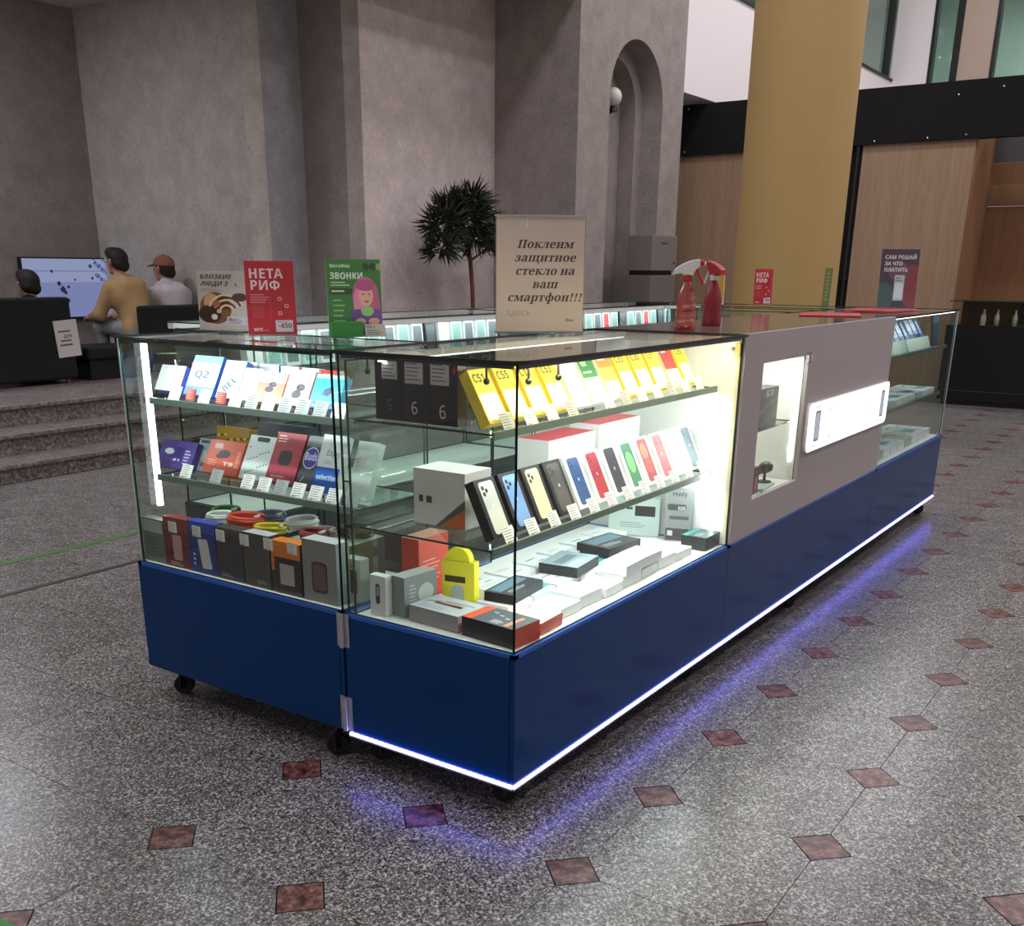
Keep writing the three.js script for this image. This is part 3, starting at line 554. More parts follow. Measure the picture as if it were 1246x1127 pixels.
P.orangeBuds = plain('#df5c34', (c, w, h) => { disc(c, '#452733', 62, 86, 22, 26); disc(c, '#452733', 50, 102, 16); rrect(c, '#f0b8a6', 20, 22, 30, 34, 5); word(c, 'T9', 66, 158, 34, '#fbe9de'); lines(c, '#f6c9b4', 108, 60, 14, 8, 14, 5); lines(c, '#f3bfae', 10, 130, 36, 3, 14, 4); }, '#df5c34', '#df5c34');
P.whiteDots = plain('#e9efea', (c, w, h) => { rrect(c, '#30343a', 36, 8, 58, 22, 8); for (let k = 0; k < 16; k++) disc(c, '#7f8d92', 14 + (k * 53) % 100, 60 + (k * 31) % 130, 4); }, '#e9efea');
P.redSpeaker = plain('#b5404a', (c, w, h) => { rrect(c, '#3c2d33', 34, 78, 56, 66, 20); lines(c, '#f1d9d6', 10, 14, 44, 3, 12, 5); fill(c, '#d8a59c', 20, 188, 60, 7); }, '#b5404a', '#b5404a');
P.buds = plain('#3d4146', (c, w, h) => { fill(c, '#7b8286', 0, 0, w, 46); disc(c, '#4a41a8', 62, 92, 54, 40); c.strokeStyle = '#e4e6f4'; c.lineWidth = 5; c.beginPath(); c.ellipse(62, 92, 56, 42, 0, 0, 7); c.stroke(); word(c, 'Buds', 12, 102, 42, '#f2f2ff'); c.strokeStyle = '#cfd2d6'; c.beginPath(); c.moveTo(30, 190); c.lineTo(50, 170); c.stroke(); }, '#3d4146', '#7b8286');
P.whiteBlue = plain('#eef0ee', (c, w, h) => { fill(c, '#1f63c4', 0, h * 0.56, w, h * 0.44); word(c, 'Enjoy', 34, 78, 28, '#56616a', 'serif', 'italic'); lines(c, '#b8b0cc', 34, 96, 50, 2, 8, 3); word(c, 'selection', 10, h * 0.56 + 46, 26, '#e6f0ff'); }, '#eef0ee', '#eef0ee');
P.pinkWhite = plain('#eceeea', (c, w, h) => { fill(c, '#efd6e4', 10, 60, 60, 40); lines(c, '#b9b4bc', 14, 66, 44, 3, 12, 3); }, '#eceeea', '#eceeea');
P.yellowGold = plain('#c99b2c', (c, w, h) => { for (let k = 0; k < 30; k++) disc(c, k % 2 ? '#8a6418' : '#f0d470', (k * 47) % w, (k * 71) % h, 8); }, '#c99b2c');
P.darkTeal = plain('#3b4c55', (c, w, h) => { c.fillStyle = '#e8eef0'; c.beginPath(); c.moveTo(52, 30); c.lineTo(70, 48); c.lineTo(60, 44); c.lineTo(62, 66); c.fill(); }, '#3b4c55', '#3b4c55');
const pb = (bg, top, win, extra) => plain(bg, (c, w, h) => { fill(c, top, 0, 0, w, 56); rrect(c, win, 42, 74, 46, 110, 6); extra?.(c, w, h); }, bg, top);
P.pbGreen = plain('#6d7464', (c, w, h) => { fill(c, '#a9ada2', 8, 8, w - 16, 60); lines(c, '#4a5044', 20, 90, 70, 5, 18, 5); }, '#6d7464');
P.pbRed = pb('#6e231d', '#8c342a', '#c89a92', (c, w, h) => { lines(c, '#c9a19c', 24, h - 22, 70, 2, 9, 4); });
P.pbBlue = plain('#1d2f7c', (c, w, h) => { c.save(); c.translate(66, 70); c.rotate(-0.12); rrect(c, '#d9d6d2', -24, 0, 46, 124, 8); c.restore(); for (const y of [140, 160, 180]) disc(c, '#cdd6f0', 22, y, 6); fill(c, '#2c47a8', 0, 0, w, 44); }, '#1d2f7c', '#2c47a8');
P.pbDark = plain('#3a3532', (c, w, h) => { lines(c, '#a9a39c', 20, h - 26, 60, 2, 9, 3); fill(c, '#4a4541', 0, 0, w, 34); }, '#3a3532');
P.pbDarkGrey = plain('#4b4742', (c, w, h) => { lines(c, '#b5afa6', 60, h - 30, 50, 2, 9, 3); }, '#4b4742', '#b9bab4');
P.pbOrange = plain('#3a2a20', (c, w, h) => { fill(c, '#e0791e', 0, 0, w, 66); fill(c, '#e0791e', 0, 66, 14, 60); rrect(c, '#b9aea2', 36, 92, 62, 86, 4); fill(c, '#1c140f', 30, 70, 70, 18); }, '#3a2a20', '#e0791e');
P.pbGrey = plain('#8c8a86', (c, w, h) => { rrect(c, '#3b3634', 34, 74, 58, 108, 14); rrect(c, '#6d5750', 40, 84, 46, 90, 8); }, '#a8aaa8', '#c9cbc9');
P.coral = plain('#d4503e', (c, w, h) => { lines(c, '#f1b2a2', 16, 80, 80, 6, 14, 4); }, '#d4503e', '#f0a58f');
P.whiteEar = plain('#d9dad4', (c, w, h) => { rrect(c, '#3d3b3a', 46, 44, 34, 110, 16); fill(c, '#9b9b96', 52, 60, 20, 50); }, '#d9dad4', '#e8e9e6');
P.greyEar = plain('#7f8784', (c, w, h) => { disc(c, '#b9bfb9', 84, 110, 30, 52); lines(c, '#c9cfca', 20, 50, 30, 6, 20, 5); }, '#7f8784', '#c2c8c6');
P.redEar = plain('#d8cfc6', (c, w, h) => { rrect(c, '#4a1f20', 26, 56, 74, 116, 10); fill(c, '#b98c84', 26, 30, 60, 14); }, '#d8cfc6');
P.black5 = cell((c, w, h) => { fill(c, '#0e0c0d'); rrect(c, '#b9b2ae', 34, 6, 74, 68, 2); lines(c, '#4a4546', 40, 14, 60, 5, 12, 3); word(c, '5', 54, 182, 54, '#6b6666', 'sans-serif', 'normal'); }, '#14100f', '#201a18');
P.black6 = cell((c, w, h) => { fill(c, '#0e0c0d'); rrect(c, '#c6c0bc', 16, 6, 84, 78, 2); lines(c, '#4a4546', 22, 16, 70, 5, 13, 3); word(c, '6', 42, 186, 58, '#d2c8c2', 'sans-serif', 'normal'); }, '#3a2a1c', '#201a18');
P.black6b = cell((c, w, h) => { fill(c, '#0e0c0d'); rrect(c, '#c6c0bc', 6, 4, 84, 78, 2); lines(c, '#4a4546', 12, 14, 70, 5, 13, 3); disc(c, '#a01838', 112, 30, 9, 12); word(c, '6', 42, 192, 62, '#d2c8c2', 'sans-serif', 'normal'); }, '#3a2a1c', '#201a18');
P.whiteOrange = plain('#c9c2b8', (c, w, h) => { c.fillStyle = '#c25a2c'; c.beginPath(); c.moveTo(w * 0.5, h); c.lineTo(w, h * 0.62); c.lineTo(w, h); c.fill(); c.fillStyle = '#57504a'; c.beginPath(); c.moveTo(w * 0.42, h); c.lineTo(w, h * 0.46); c.lineTo(w, h * 0.62); c.lineTo(w * 0.5, h); c.fill(); fill(c, '#3b3634', 14, h * 0.48, 10, 26); fill(c, '#3b3634', 32, h * 0.48, 14, 26); }, '#c9c2b8', '#f2efe9');
P.redLid = plain('#e8e4e0', null, '#f2f0ee', '#c8303c');
P.flatWhite = plain('#f4f4f2', (c, w, h) => { lines(c, '#9aa3a6', 18, 50, 70, 3, 14, 4); disc(c, '#c4cbcd', 70, 150, 20, 12); });
P.flatWhite2 = plain('#eef2f2', (c, w, h) => { fill(c, '#3f464a', 30, 60, 50, 10); fill(c, '#3f464a', 60, 120, 30, 8); lines(c, '#b0babc', 14, 160, 90, 3, 12, 3); });
P.flatTeal = plain('#e6f0f0', (c, w, h) => { fill(c, '#3fb3b0', 0, 120, w, 60); fill(c, '#343a3d', 30, 40, 60, 12); });
P.flatBlack = plain('#3b3f42', (c, w, h) => { fill(c, '#6b8a96', 10, 20, w - 20, 90); lines(c, '#d9dde0', 16, 140, 70, 3, 14, 5); }, '#121315', '#1b1d1f');
P.flatGrey = plain('#9fb0b4', (c, w, h) => { fill(c, '#6d8088', 14, 60, 90, 60); lines(c, '#e8eef0', 18, 150, 80, 3, 12, 4); }, '#1d2022', '#26292b');
P.flatGreen = plain('#34514c', (c, w, h) => { fill(c, '#4fa6a0', 0, 0, w, 50); lines(c, '#dce8e6', 20, 90, 60, 4, 16, 4); }, '#14201d', '#1d2b28');
P.cableGrey = plain('#b9c0c2', (c, w, h) => { fill(c, '#2c2a2c', 30, 90, 70, 26); c.strokeStyle = '#3a3436'; c.lineWidth = 7; c.beginPath(); c.moveTo(10, 110); c.quadraticCurveTo(60, 40, 118, 60); c.stroke(); fill(c, '#df6b3c', 40, 70, 60, 8); lines(c, '#7d8486', 14, 150, 80, 4, 13, 4); }, '#9a8f88', '#8f8a88');
P.orangeBlack = plain('#4d5357', (c, w, h) => { fill(c, '#e4502c', 0, 0, 22, h); for (let k = 0; k < 4; k++) disc(c, '#d6dbdd', 40 + k * 20, 60 + k * 22, 6); fill(c, '#e48a66', 96, 40, 10, 160); lines(c, '#e6e8ea', 60, 150, 30, 4, 12, 4); }, '#d8482a', '#1a1312');
P.orangeWhite = plain('#f0ece4', (c, w, h) => { fill(c, '#d9cfc4', 20, 40, 60, 8); fill(c, '#e8a48c', 60, 60, 20, 30); }, '#dd4a2c', '#dd4a2c');
P.adapter = plain('#cfe0da', (c, w, h) => { fill(c, '#23282a', 66, 44, 50, 58); fill(c, '#3a3f42', 16, 56, 22, 14); fill(c, '#3a3f42', 44, 54, 16, 12); lines(c, '#8fa29c', 30, 140, 70, 3, 12, 4); }, '#cfe0da', '#d8e6e2');
P.cableBox = plain('#8d9290', (c, w, h) => { word(c, 'ready', 30, 26, 26, '#2e3230'); rrect(c, '#3b3f40', 10, 60, 90, 26, 8); word(c, '028', 60, 84, 22, '#d9dcda'); rrect(c, '#4a4f50', 20, 110, 96, 14, 6); fill(c, '#3a3536', 6, 162, 112, 50); fill(c, '#d8d4d0', 14, 172, 26, 22); }, '#8d9290');
P.yellowCard = plain('#f2e93c', (c, w, h) => { fill(c, '#3a3a1c', 12, 70, 80, 30); rrect(c, '#b9c6c2', 34, 110, 54, 90, 26); }, '#f2e93c', '#f2e93c');
P.blueThin = plain('#9db6d2', (c, w, h) => { fill(c, '#e6eef4', 0, 30, w, 60); fill(c, '#2c3f66', 0, 120, w, 50); }, '#9db6d2', '#c4d2de');
P.blueThin2 = plain('#54709e', (c, w, h) => { fill(c, '#cfdbe6', 20, 20, 60, 100); }, '#54709e', '#8fa6c4');
P.stripBoard = plain('#a9bfae', (c, w, h) => { lines(c, '#dfe9dd', 8, 12, 110, 16, 13, 6); });
P.tag = plain('#f1eee6', (c, w, h) => { lines(c, '#77736c', 12, 18, 96, 6, 34, 9); fill(c, '#c4483c', 12, 200, 40, 10); });
P.tagGrey = plain('#a7aaa6', (c, w, h) => { lines(c, '#55585a', 12, 18, 90, 6, 34, 8); });
P.tagRed = plain('#b5564a', (c, w, h) => { lines(c, '#e8cfc8', 12, 24, 90, 5, 36, 8); });
P.screenPale = plain('#d5e6e2', (c, w, h) => { rrect(c, '#8fb4ac', 14, 16, w - 28, h - 40, 10); }, '#e8efec');
P.screenGrey = plain('#dfe6e4', (c, w, h) => { rrect(c, '#6f7a7c', 14, 16, w - 28, h - 40, 10); }, '#e8efec');
P.screenDark = plain('#2e3436', (c, w, h) => { rrect(c, '#59666a', 14, 16, w - 28, h - 40, 10); }, '#2e3436');
P.book = plain('#c9d6da', (c, w, h) => { lines(c, '#6d7c82', 16, 40, 90, 8, 18, 4); });
P.camBlack = plain('#3a3234', (c, w, h) => { rrect(c, '#b9b4b0', 40, 10, 50, 34, 6); disc(c, '#5c5652', 66, 26, 10); for (let k = 0; k < 40; k++) disc(c, k % 2 ? '#7d7478' : '#524a4c', (k * 37) % w, 60 + (k * 53) % 150, 5); }, '#3c1c20');
sheetTex = new THREE.CanvasTexture(sheet); sheetTex.colorSpace = THREE.SRGBColorSpace; sheetTex.anisotropy = 8;
M_print.map = sheetTex; M_matte.map = sheetTex;
if (cells > COLS * ROWS) console.log('too many prints', cells);

// price tags leaning on the shelf fronts
function priceTag(kind, at, face, label, group, size = [0.056, 0.048, 0.0015]) { return product('price_tag', label, group, P[kind], size, at, { face, tilt: 0.5, category: 'price tag', mat: M_matte }); }

// ---------------------------------------------------------------- near cabinet, top shelf: yellow phone boxes
{
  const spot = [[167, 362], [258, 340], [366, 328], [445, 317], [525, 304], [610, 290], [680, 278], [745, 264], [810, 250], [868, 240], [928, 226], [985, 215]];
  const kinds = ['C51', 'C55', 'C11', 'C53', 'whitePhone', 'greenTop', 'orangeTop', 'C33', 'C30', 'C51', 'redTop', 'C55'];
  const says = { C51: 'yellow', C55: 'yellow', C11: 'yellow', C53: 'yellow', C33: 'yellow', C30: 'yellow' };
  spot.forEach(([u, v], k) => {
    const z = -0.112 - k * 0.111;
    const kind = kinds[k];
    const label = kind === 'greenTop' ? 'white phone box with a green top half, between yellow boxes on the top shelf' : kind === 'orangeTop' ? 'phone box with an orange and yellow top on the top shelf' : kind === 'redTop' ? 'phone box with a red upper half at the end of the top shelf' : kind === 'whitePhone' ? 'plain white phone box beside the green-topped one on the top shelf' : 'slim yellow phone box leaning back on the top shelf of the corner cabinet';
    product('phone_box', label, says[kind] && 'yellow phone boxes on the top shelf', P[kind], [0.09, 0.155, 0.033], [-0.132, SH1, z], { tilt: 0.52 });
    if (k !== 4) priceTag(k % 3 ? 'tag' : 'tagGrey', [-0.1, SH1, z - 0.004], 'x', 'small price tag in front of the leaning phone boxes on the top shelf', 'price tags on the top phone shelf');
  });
}
// ---------------------------------------------------------------- near cabinet, middle shelf: boxes printed with phone backs
{
  const rows = [['silver', 'black phone box showing a silver three-camera phone'], ['blueBack', 'black phone box showing a pale blue three-camera phone'], ['gold', 'black phone box showing a gold three-camera phone'], ['graphite', 'black phone box showing a dark graphite phone'], ['blueW', 'white phone box showing a dark blue phone'], ['redW', 'white phone box showing a dark red phone'], ['blackW', 'white phone box showing a black phone'], ['greenW', 'white phone box showing a green bubble screen'], ['redScreen', 'white phone box showing red and orange bubbles on a screen'], ['coralW', 'white phone box showing a coral red phone'], ['whiteW', 'white phone box showing a white phone'], ['greyW', 'white phone box showing a grey blue phone, last of its row']];
  rows.forEach(([kind, label], k) => {
    const z = -0.132 - k * 0.117;
    product('phone_box', label, undefined, P[kind], [0.098, 0.172, 0.032], [-0.128, SH2, z], { tilt: 0.45 });
    priceTag('tag', [-0.1, SH2, z], 'x', 'small cream price tag in front of the phone boxes on the middle shelf', 'price tags on the middle phone shelf');
  });
  product('red_topped_box', 'white box with a red lid behind the phone boxes, beside the red phone', undefined, P.redLid, [0.3, 0.2, 0.12], [-0.3, SH2, -0.78], {});
  product('red_topped_box', 'taller white box with a red lid behind the green bubble phone box', undefined, P.redLid, [0.3, 0.215, 0.12], [-0.3, SH2, -1.11], {});
  product('gift_box', 'beige box with an orange corner on the middle shelf beside the first phone box', undefined, P.whiteOrange, [0.19, 0.165, 0.13], [-0.385, SH2, -0.165], { face: 'z' });
  ['black5', 'black6', 'black6b'].forEach((k, i) => product('watch_box', ['tall black box with a dim numeral 5, end of three', 'tall black box with a bright numeral 6, between two others', 'tall black box with numeral 6 and a red dot, beside the yellow boxes'][i], undefined, P[k], [0.096, 0.172, 0.038], [-0.478 + i * 0.0975, SH1, -0.06], { face: 'z' }));
}
// ---------------------------------------------------------------- near cabinet, deck: boxes lying and standing
{
  const flat = (kind, label, group, w, h, d, x, y, z, turn = 0) => product('accessory_box', label, group, P[kind], [w, h, d], [x, y, z], { face: 'x', how: 'top', turn });
  const D = DECK;
  product('accessory_box', 'flat grey cable box with an orange stripe lying at the glass corner', undefined, P.cableGrey, [0.19, 0.05, 0.13], [-0.33, D, -0.06], { face: 'z', how: 'top', turn: -0.05 });
  product('accessory_box', 'flat black box with orange ends lying in the glass corner', undefined, P.orangeBlack, [0.19, 0.058, 0.12], [-0.125, D, -0.045], { face: 'z', how: 'top', turn: -0.08 });
  flat('orangeWhite', 'flat white box with an orange side against the long glass', undefined, 0.13, 0.036, 0.1, -0.035, D, -0.245, 0.05);
  // two layers of white boxes along the glass
  const rows = [];
  for (let k = 0; k < 7; k++) rows.push([-0.05 - rr(0, 0.015), -0.39 - k * 0.135, k]);
  rows.forEach(([x, z, k]) => flat(k % 3 === 1 ? 'flatWhite2' : 'flatWhite', 'flat white box lying on the cabinet deck along the long glass', 'flat white boxes along the long glass', 0.125, 0.03 + 0.008 * (k % 2), 0.11, x, D, z, rr(-0.05, 0.05)));
  for (let k = 0; k < 7; k++) flat(['flatWhite', 'flatTeal', 'flatWhite2'][k % 3], k % 3 === 1 ? 'flat white box with a teal band in the middle of the deck' : 'flat white box lying in the middle row of the deck', k % 3 === 1 ? 'teal-banded boxes on the deck' : 'flat white boxes in the middle of the deck', 0.13, 0.036, 0.12, -0.185 - rr(0, 0.012), D, -0.31 - k * 0.145, rr(-0.06, 0.06));
  for (let k = 0; k < 6; k++) flat(['flatWhite2', 'flatWhite'][k % 2], 'flat white box lying in the back row of the deck', 'flat white boxes at the back of the deck', 0.14, 0.045, 0.12, -0.33 - rr(0, 0.012), D, -0.4 - k * 0.16, rr(-0.06, 0.06));
  flat('flatBlack', 'dark tablet-shaped box with a blue window near the yellow card', undefined, 0.2, 0.03, 0.1, -0.2, D + 0.0375, -0.37, 0.1);
  flat('flatWhite', 'upper white box stacked along the long glass', 'upper white boxes along the long glass', 0.13, 0.034, 0.1, -0.055, D + 0.04, -0.8, 0.03);
  flat('flatWhite', 'upper white box stacked along the long glass', 'upper white boxes along the long glass', 0.13, 0.034, 0.1, -0.057, D + 0.04, -0.935, -0.02);
  flat('flatGrey', 'black-edged box with a grey picture lying across the middle boxes', undefined, 0.18, 0.035, 0.14, -0.19, D + 0.0375, -0.72, 0.12);
  flat('flatBlack', 'black-edged box with round icons lying near the far end of the deck', undefined, 0.2, 0.036, 0.14, -0.2, D + 0.0375, -1.0, -0.1);
  flat('flatGreen', 'dark green box lying on the deck beside the upright strip light', undefined, 0.13, 0.05, 0.1, -0.035, D, -1.395, 0.0);
  product('adapter_box', 'pale green box with a black adapter print standing at the back of the deck', undefined, P.adapter, [0.2, 0.15, 0.04], [-0.37, D, -1.39], { face: 'z', turn: 0.35 });
  product('cable_box', 'grey cable box standing beside the upright strip light', undefined, P.cableBox, [0.1, 0.2, 0.04], [-0.19, D, -1.41], { face: 'z', turn: 0.3 });
  // left end of the deck, seen through the short side
  product('earphone_box', 'white box with a dark earphone window standing at the short glass', undefined, P.whiteEar, [0.062, 0.125, 0.03], [-0.53, D, -0.045], { face: 'z' });
  product('earphone_box', 'grey earphone box turned sideways beside the white one', undefined, P.greyEar, [0.14, 0.125, 0.055], [-0.44, D, -0.14], { face: 'x', turn: -0.1 });
  product('holder_card', 'bright yellow phone holder pack standing behind the grey earphone box', undefined, P.yellowCard, [0.11, 0.145, 0.035], [-0.385, D, -0.255], { face: 'z', turn: 0.2 });
  const yc = mesh('holder_header', new THREE.CylinderGeometry(0.042, 0.042, 0.03, 26, 1, false, 0, PI).rotateX(PI / 2).rotateZ(PI / 2), std(0xf4ef20, 0.45)); yc.position.set(-0.392, D + 0.1475, -0.272); yc.rotation.y = 0.2; yc.name = 'yellow_header';
  tag(yc, 'rounded yellow header standing on the yellow holder pack', 'header');
  product('coral_box', 'tall coral red box standing at the back of the short glass side', undefined, P.coral, [0.15, 0.2, 0.07], [-0.515, D, -0.3], { face: 'x' });
  // anti-theft clips hanging under the top pane
  [[-0.14, -0.06], [-0.055, -0.13], [-0.58, -0.09], [-0.05, -0.27]].forEach(([x, z]) => {
    const c = thing('hanging_clip', 'small dark clip hanging under the glass top', 'clip', [x, T - 0.062, z], 0, 'clips under the glass top');
    mesh('stem', cyl(0.0035, 0.0035, 0.05, 0, 0.03, 0, 8), M.black, c); mesh('knob', new THREE.SphereGeometry(0.009, 14, 10), M.black, c);
  });
}
// ---------------------------------------------------------------- counter gate, top shelf
const onGate = (name, kind, label, u0, u1, v0, v1, zf, y, d, tilt, group) => { // sizes read from the picture on the plane the box stands on
  const a = hit('z', (u0 + u1) / 2, v1, zf), x0 = hit('z', u0, v1, zf).x, x1 = hit('z', u1, v1, zf).x, h = (hit('z', (u0 + u1) / 2, v0, zf).y - a.y) / Math.cos(tilt) * 0.98;
  return product(name, label, group, P[kind], [Math.round((x1 - x0) * 1000) / 1000, Math.round(h * 1000) / 1000, d], [(x0 + x1) / 2, y, zf], { face: 'z', tilt });
};
{
  const g = (n, k, l, u0, u1, v0, v1, d = 0.03, zf = -0.17, tilt = 0.5) => onGate(n, k, l, u0, u1, v0, v1, zf, SB1, d, tilt);
  product('lavender_box', 'lavender box leaning at the end glass beside the upright strip light', undefined, P.lavender, [0.09, 0.1, 0.03], [-1.585, SB1, -0.3], { face: 'z', tilt: 0.2 });
  g('gift_box', 'whiteBlueSide', 'white square box with a violet blue side on the top shelf of the gate', 187, 216, 434, 464, 0.04);
  g('earphone_box', 'lightBlue', 'tall light blue box with a pale centre on the top shelf of the gate', 222, 256, 421, 468, 0.03);
  g('earphone_box', 'paleBlue', 'pale blue box with dark slanted lettering on the top shelf of the gate', 261, 286, 430, 475, 0.03);
  g('earphone_box', 'whiteCard', 'blank white box between the pale blue and the coral box', 287, 307, 440, 478, 0.03);
  g('earphone_box', 'coralBuds', 'coral box with a white top showing round dark earbuds', 308, 339, 444, 480, 0.03);
  g('earphone_box', 'whiteBuds', 'white box with a pink side showing black earbuds', 341, 371, 440, 482, 0.03);
  g('earphone_box', 'cyan', 'cyan box with a dark blue angular earbud print', 374, 409, 450, 490, 0.03);
  // back row
  const back = [['white', 'white box with a grey line', 292, 312], ['paleBlue', 'pale blue lettered box', 314, 338], ['whiteBuds', 'white box with dark earbuds', 340, 362], ['whiteCard', 'white card box', 366, 386], ['redTop', 'red-topped white box', 388, 410]];
  back.forEach(([k, l, u0, u1]) => onGate('earphone_box', k, `${l} standing in the back row of the gate's top shelf`, u0, u1, 424, 468, -0.3, SB1, 0.03, 0.1));
  const tags = ['tag', 'tagRed', 'tag', 'tagRed', 'tag', 'tagGrey', 'tag', 'tagGrey', 'tagGrey', 'tagGrey', 'tag'];
  tags.forEach((k, i) => { const x = -1.49 + i * 0.076; if (k === 'tagRed') product('card_reader', 'small red brown card standing between price tags on the gate shelf', 'red brown cards on the gate', P.tagRed, [0.04, 0.04, 0.008], [x, SB1, -0.118], { face: 'z', tilt: 0.3, category: 'card' }); else priceTag(k, [x, SB1, -0.112], 'z', 'small price tag on the front edge of the gate top shelf', 'price tags on the gate top shelf'); });
}
{ // middle shelf
  const g = (n, k, l, u0, u1, v0, v1, d = 0.035, zf = -0.17, tilt = 0.5) => onGate(n, k, l, u0, u1, v0, v1, zf, SB2, d, tilt);
  g('earphone_pack', 'purple', 'purple earphone pack with a hang tab at the end of the gate middle shelf', 189, 230, 534, 565, 0.025);
  g('earphone_pack', 'greyCard', 'grey blister pack between the purple and the orange pack', 232, 250, 531, 567, 0.02, -0.2);
  g('earphone_box', 'orangeBuds', 'orange earbud box on the middle shelf of the gate', 246, 287, 542, 580);
  g('earphone_box', 'whiteDots', 'white speckled box with a dark tab on the gate middle shelf', 290, 322, 535, 585);
  g('speaker_box', 'redSpeaker', 'dark red box showing a black speaker on the gate middle shelf', 322, 356, 536, 592, 0.05);
  g('earphone_box', 'buds', 'dark grey box with a violet oval logo on the gate middle shelf', 358, 377, 535, 595);
  g('gift_box', 'whiteBlue', 'white and royal blue box leaning on the gate middle shelf', 378, 406, 534, 602, 0.03, -0.165, 0.42);
  product('gift_box', 'pale pink and white box at the hinge end of the gate middle shelf', undefined, P.pinkWhite, [0.085, 0.185, 0.03], [-0.71, SB2, -0.16], { face: 'z', tilt: 0.4 });
  onGate('gold_pack', 'yellowGold', 'gold speckled pack at the back of the gate middle shelf', 262, 300, 508, 556, -0.33, SB2, 0.04, 0.15);
  onGate('dark_box', 'darkTeal', 'wide dark slate box with a small white emblem at the back of the gate', 314, 372, 508, 570, -0.33, SB2, 0.05, 0.1);
  for (let i = 0; i < 11; i++) if (i !== 1 && i !== 3) priceTag(i % 4 === 2 ? 'tagGrey' : 'tag', [-1.47 + i * 0.078, SB2, -0.112], 'z', 'small price tag on the front edge of the gate middle shelf', 'price tags on the gate middle shelf');
}
{ // deck: standing power bank boxes and cables behind them
  const g = (n, k, l, u0, u1, v0, d, zf = -0.035) => { const x0 = hit('y', u0, 0, 0), a = hit('z', u0, v0, zf), b = hit('z', u1, v0, zf); return product(n, l, undefined, P[k], [b.x - a.x - 0.003, a.y - DECK - 0.002, d], [(a.x + b.x) / 2, DECK, zf], { face: 'z' }); };
  g('power_bank_box', 'pbGreen', 'olive grey box standing at the end glass of the gate deck', 171, 197, 628, 0.04);
  g('power_bank_box', 'pbRed', 'dark red power bank box with a pink window', 197, 227, 627, 0.04);
  g('power_bank_box', 'pbBlue', 'navy blue power bank box with a slanted white print', 227, 260, 632, 0.04);
  g('power_bank_box', 'pbDark', 'dark brown plain box next to the navy blue one', 261, 293, 640, 0.05);
  g('power_bank_box', 'pbDarkGrey', 'dark grey plain box with a pale top edge', 294, 326, 646, 0.05);
  g('power_bank_box', 'pbOrange', 'black power bank box with an orange top', 328, 364, 656, 0.05);
  g('power_bank_box', 'pbGrey', 'tall grey power bank box with a dark rounded window', 366, 408, 654, 0.06);
  product('power_bank_box', 'small cream box with a maroon window at the hinge end of the deck', undefined, P.redEar, [0.07, 0.14, 0.04], [-0.683, DECK, -0.1], { face: 'z' });
  for (let i = 0; i < 6; i++) { const a = hit('z', 205 + i * 29, 640 + i * 5.2, -0.03); const m = priceTag('tag', [a.x + 0.015, a.y - 0.01, -0.0335], 'z', 'small price tag stuck near the top of the power bank boxes', 'price tags on the power bank boxes', [0.042, 0.038, 0.0012]); m.rotation.x = 0; m.position.y = a.y - 0.022; }
  const stock = [[-1.42, 0.14], [-1.28, 0.15], [-1.12, 0.15], [-0.97, 0.14], [-0.83, 0.15]]; // plain cartons that lift the cables up behind the front row
  stock.forEach(([x, h]) => product('stock_carton', 'low grey carton under the cable coils on the gate deck', 'cartons under the cables', P.pbDarkGrey, [0.13, h, 0.22], [x, DECK, -0.13], { face: 'z' }));
  const coil = (label, color, x, y, z, R, r, turns, tiltX, turn, flat = 0.8) => {
    const pts = []; for (let k = 0; k <= turns * 14; k++) { const a = k / 14 * 2 * PI, w = R * (1 - 0.05 * Math.sin(a * 0.37)); pts.push([w * Math.cos(a), r * 1.1 * k / 14 * 0.9, w * flat * Math.sin(a)]); }
    const c = thing('cable_coil', label, 'cable', [x, y + r + 0.001, z], turn);
    mesh('cable', tube(pts, r, turns * 30, 7), std(color, 0.5), c);
    mesh('plug', rbox(0.012, 0.007, 0.032, 0.002, R * 0.85, r * turns * 1.1, 0.01), std(0xdedede, 0.4), c);
    mesh('cable_tie', tube(Array.from({ length: 10 }, (_, k) => [R + (r * 1.9) * Math.cos(k / 10 * 2 * PI), r * turns * 0.45 + r * (turns * 0.75) * Math.sin(k / 10 * 2 * PI), 0]), 0.0016, 22, 5, true), M.black, c);
    return c;
  };
  coil('green coiled cable at the end of the gate deck', 0x1f8a34, -1.42, DECK + 0.142, -0.24, 0.05, 0.007, 4, 0, 0.3);
  coil('white coiled cable in front of the green one', 0xe8e8e4, -1.36, DECK + 0.152, -0.13 - 0.03, 0.042, 0.006, 4, 0, 0.9);
  coil('blue grey coiled cable behind the red orange one', 0x7f8aa8, -1.24, DECK + 0.152, -0.29, 0.05, 0.006, 3, 0, 0.2);
  coil('red orange coiled cable behind the navy box', 0xe0432a, -1.23, DECK + 0.152, -0.165, 0.066, 0.008, 4, 0, 0.2, 0.6);
  coil('yellow coiled cable in front of the white coils', 0xe6d21e, -1.09, DECK + 0.152, -0.145, 0.05, 0.007, 3, 0, 0.5, 0.55);
  coil('white coiled cable with a flat plug in the middle', 0xe2e0de, -1.07, DECK + 0.152, -0.27, 0.055, 0.006, 4, 0, 1.2);
  coil('pale pink coiled cable next to the dark red one', 0xd9bcb8, -0.955, DECK + 0.142, -0.25, 0.045, 0.006, 3, 0, 0.4);
  coil('dark red coiled cable behind the orange-topped box', 0x8c2420, -0.9, DECK + 0.152, -0.16, 0.05, 0.007, 4, 0, 0.1, 0.6);
  coil('black coiled cable at the hinge end of the gate', 0x1a1a1c, -0.83, DECK + 0.152, -0.28, 0.05, 0.007, 4, 0, 0.7);
}
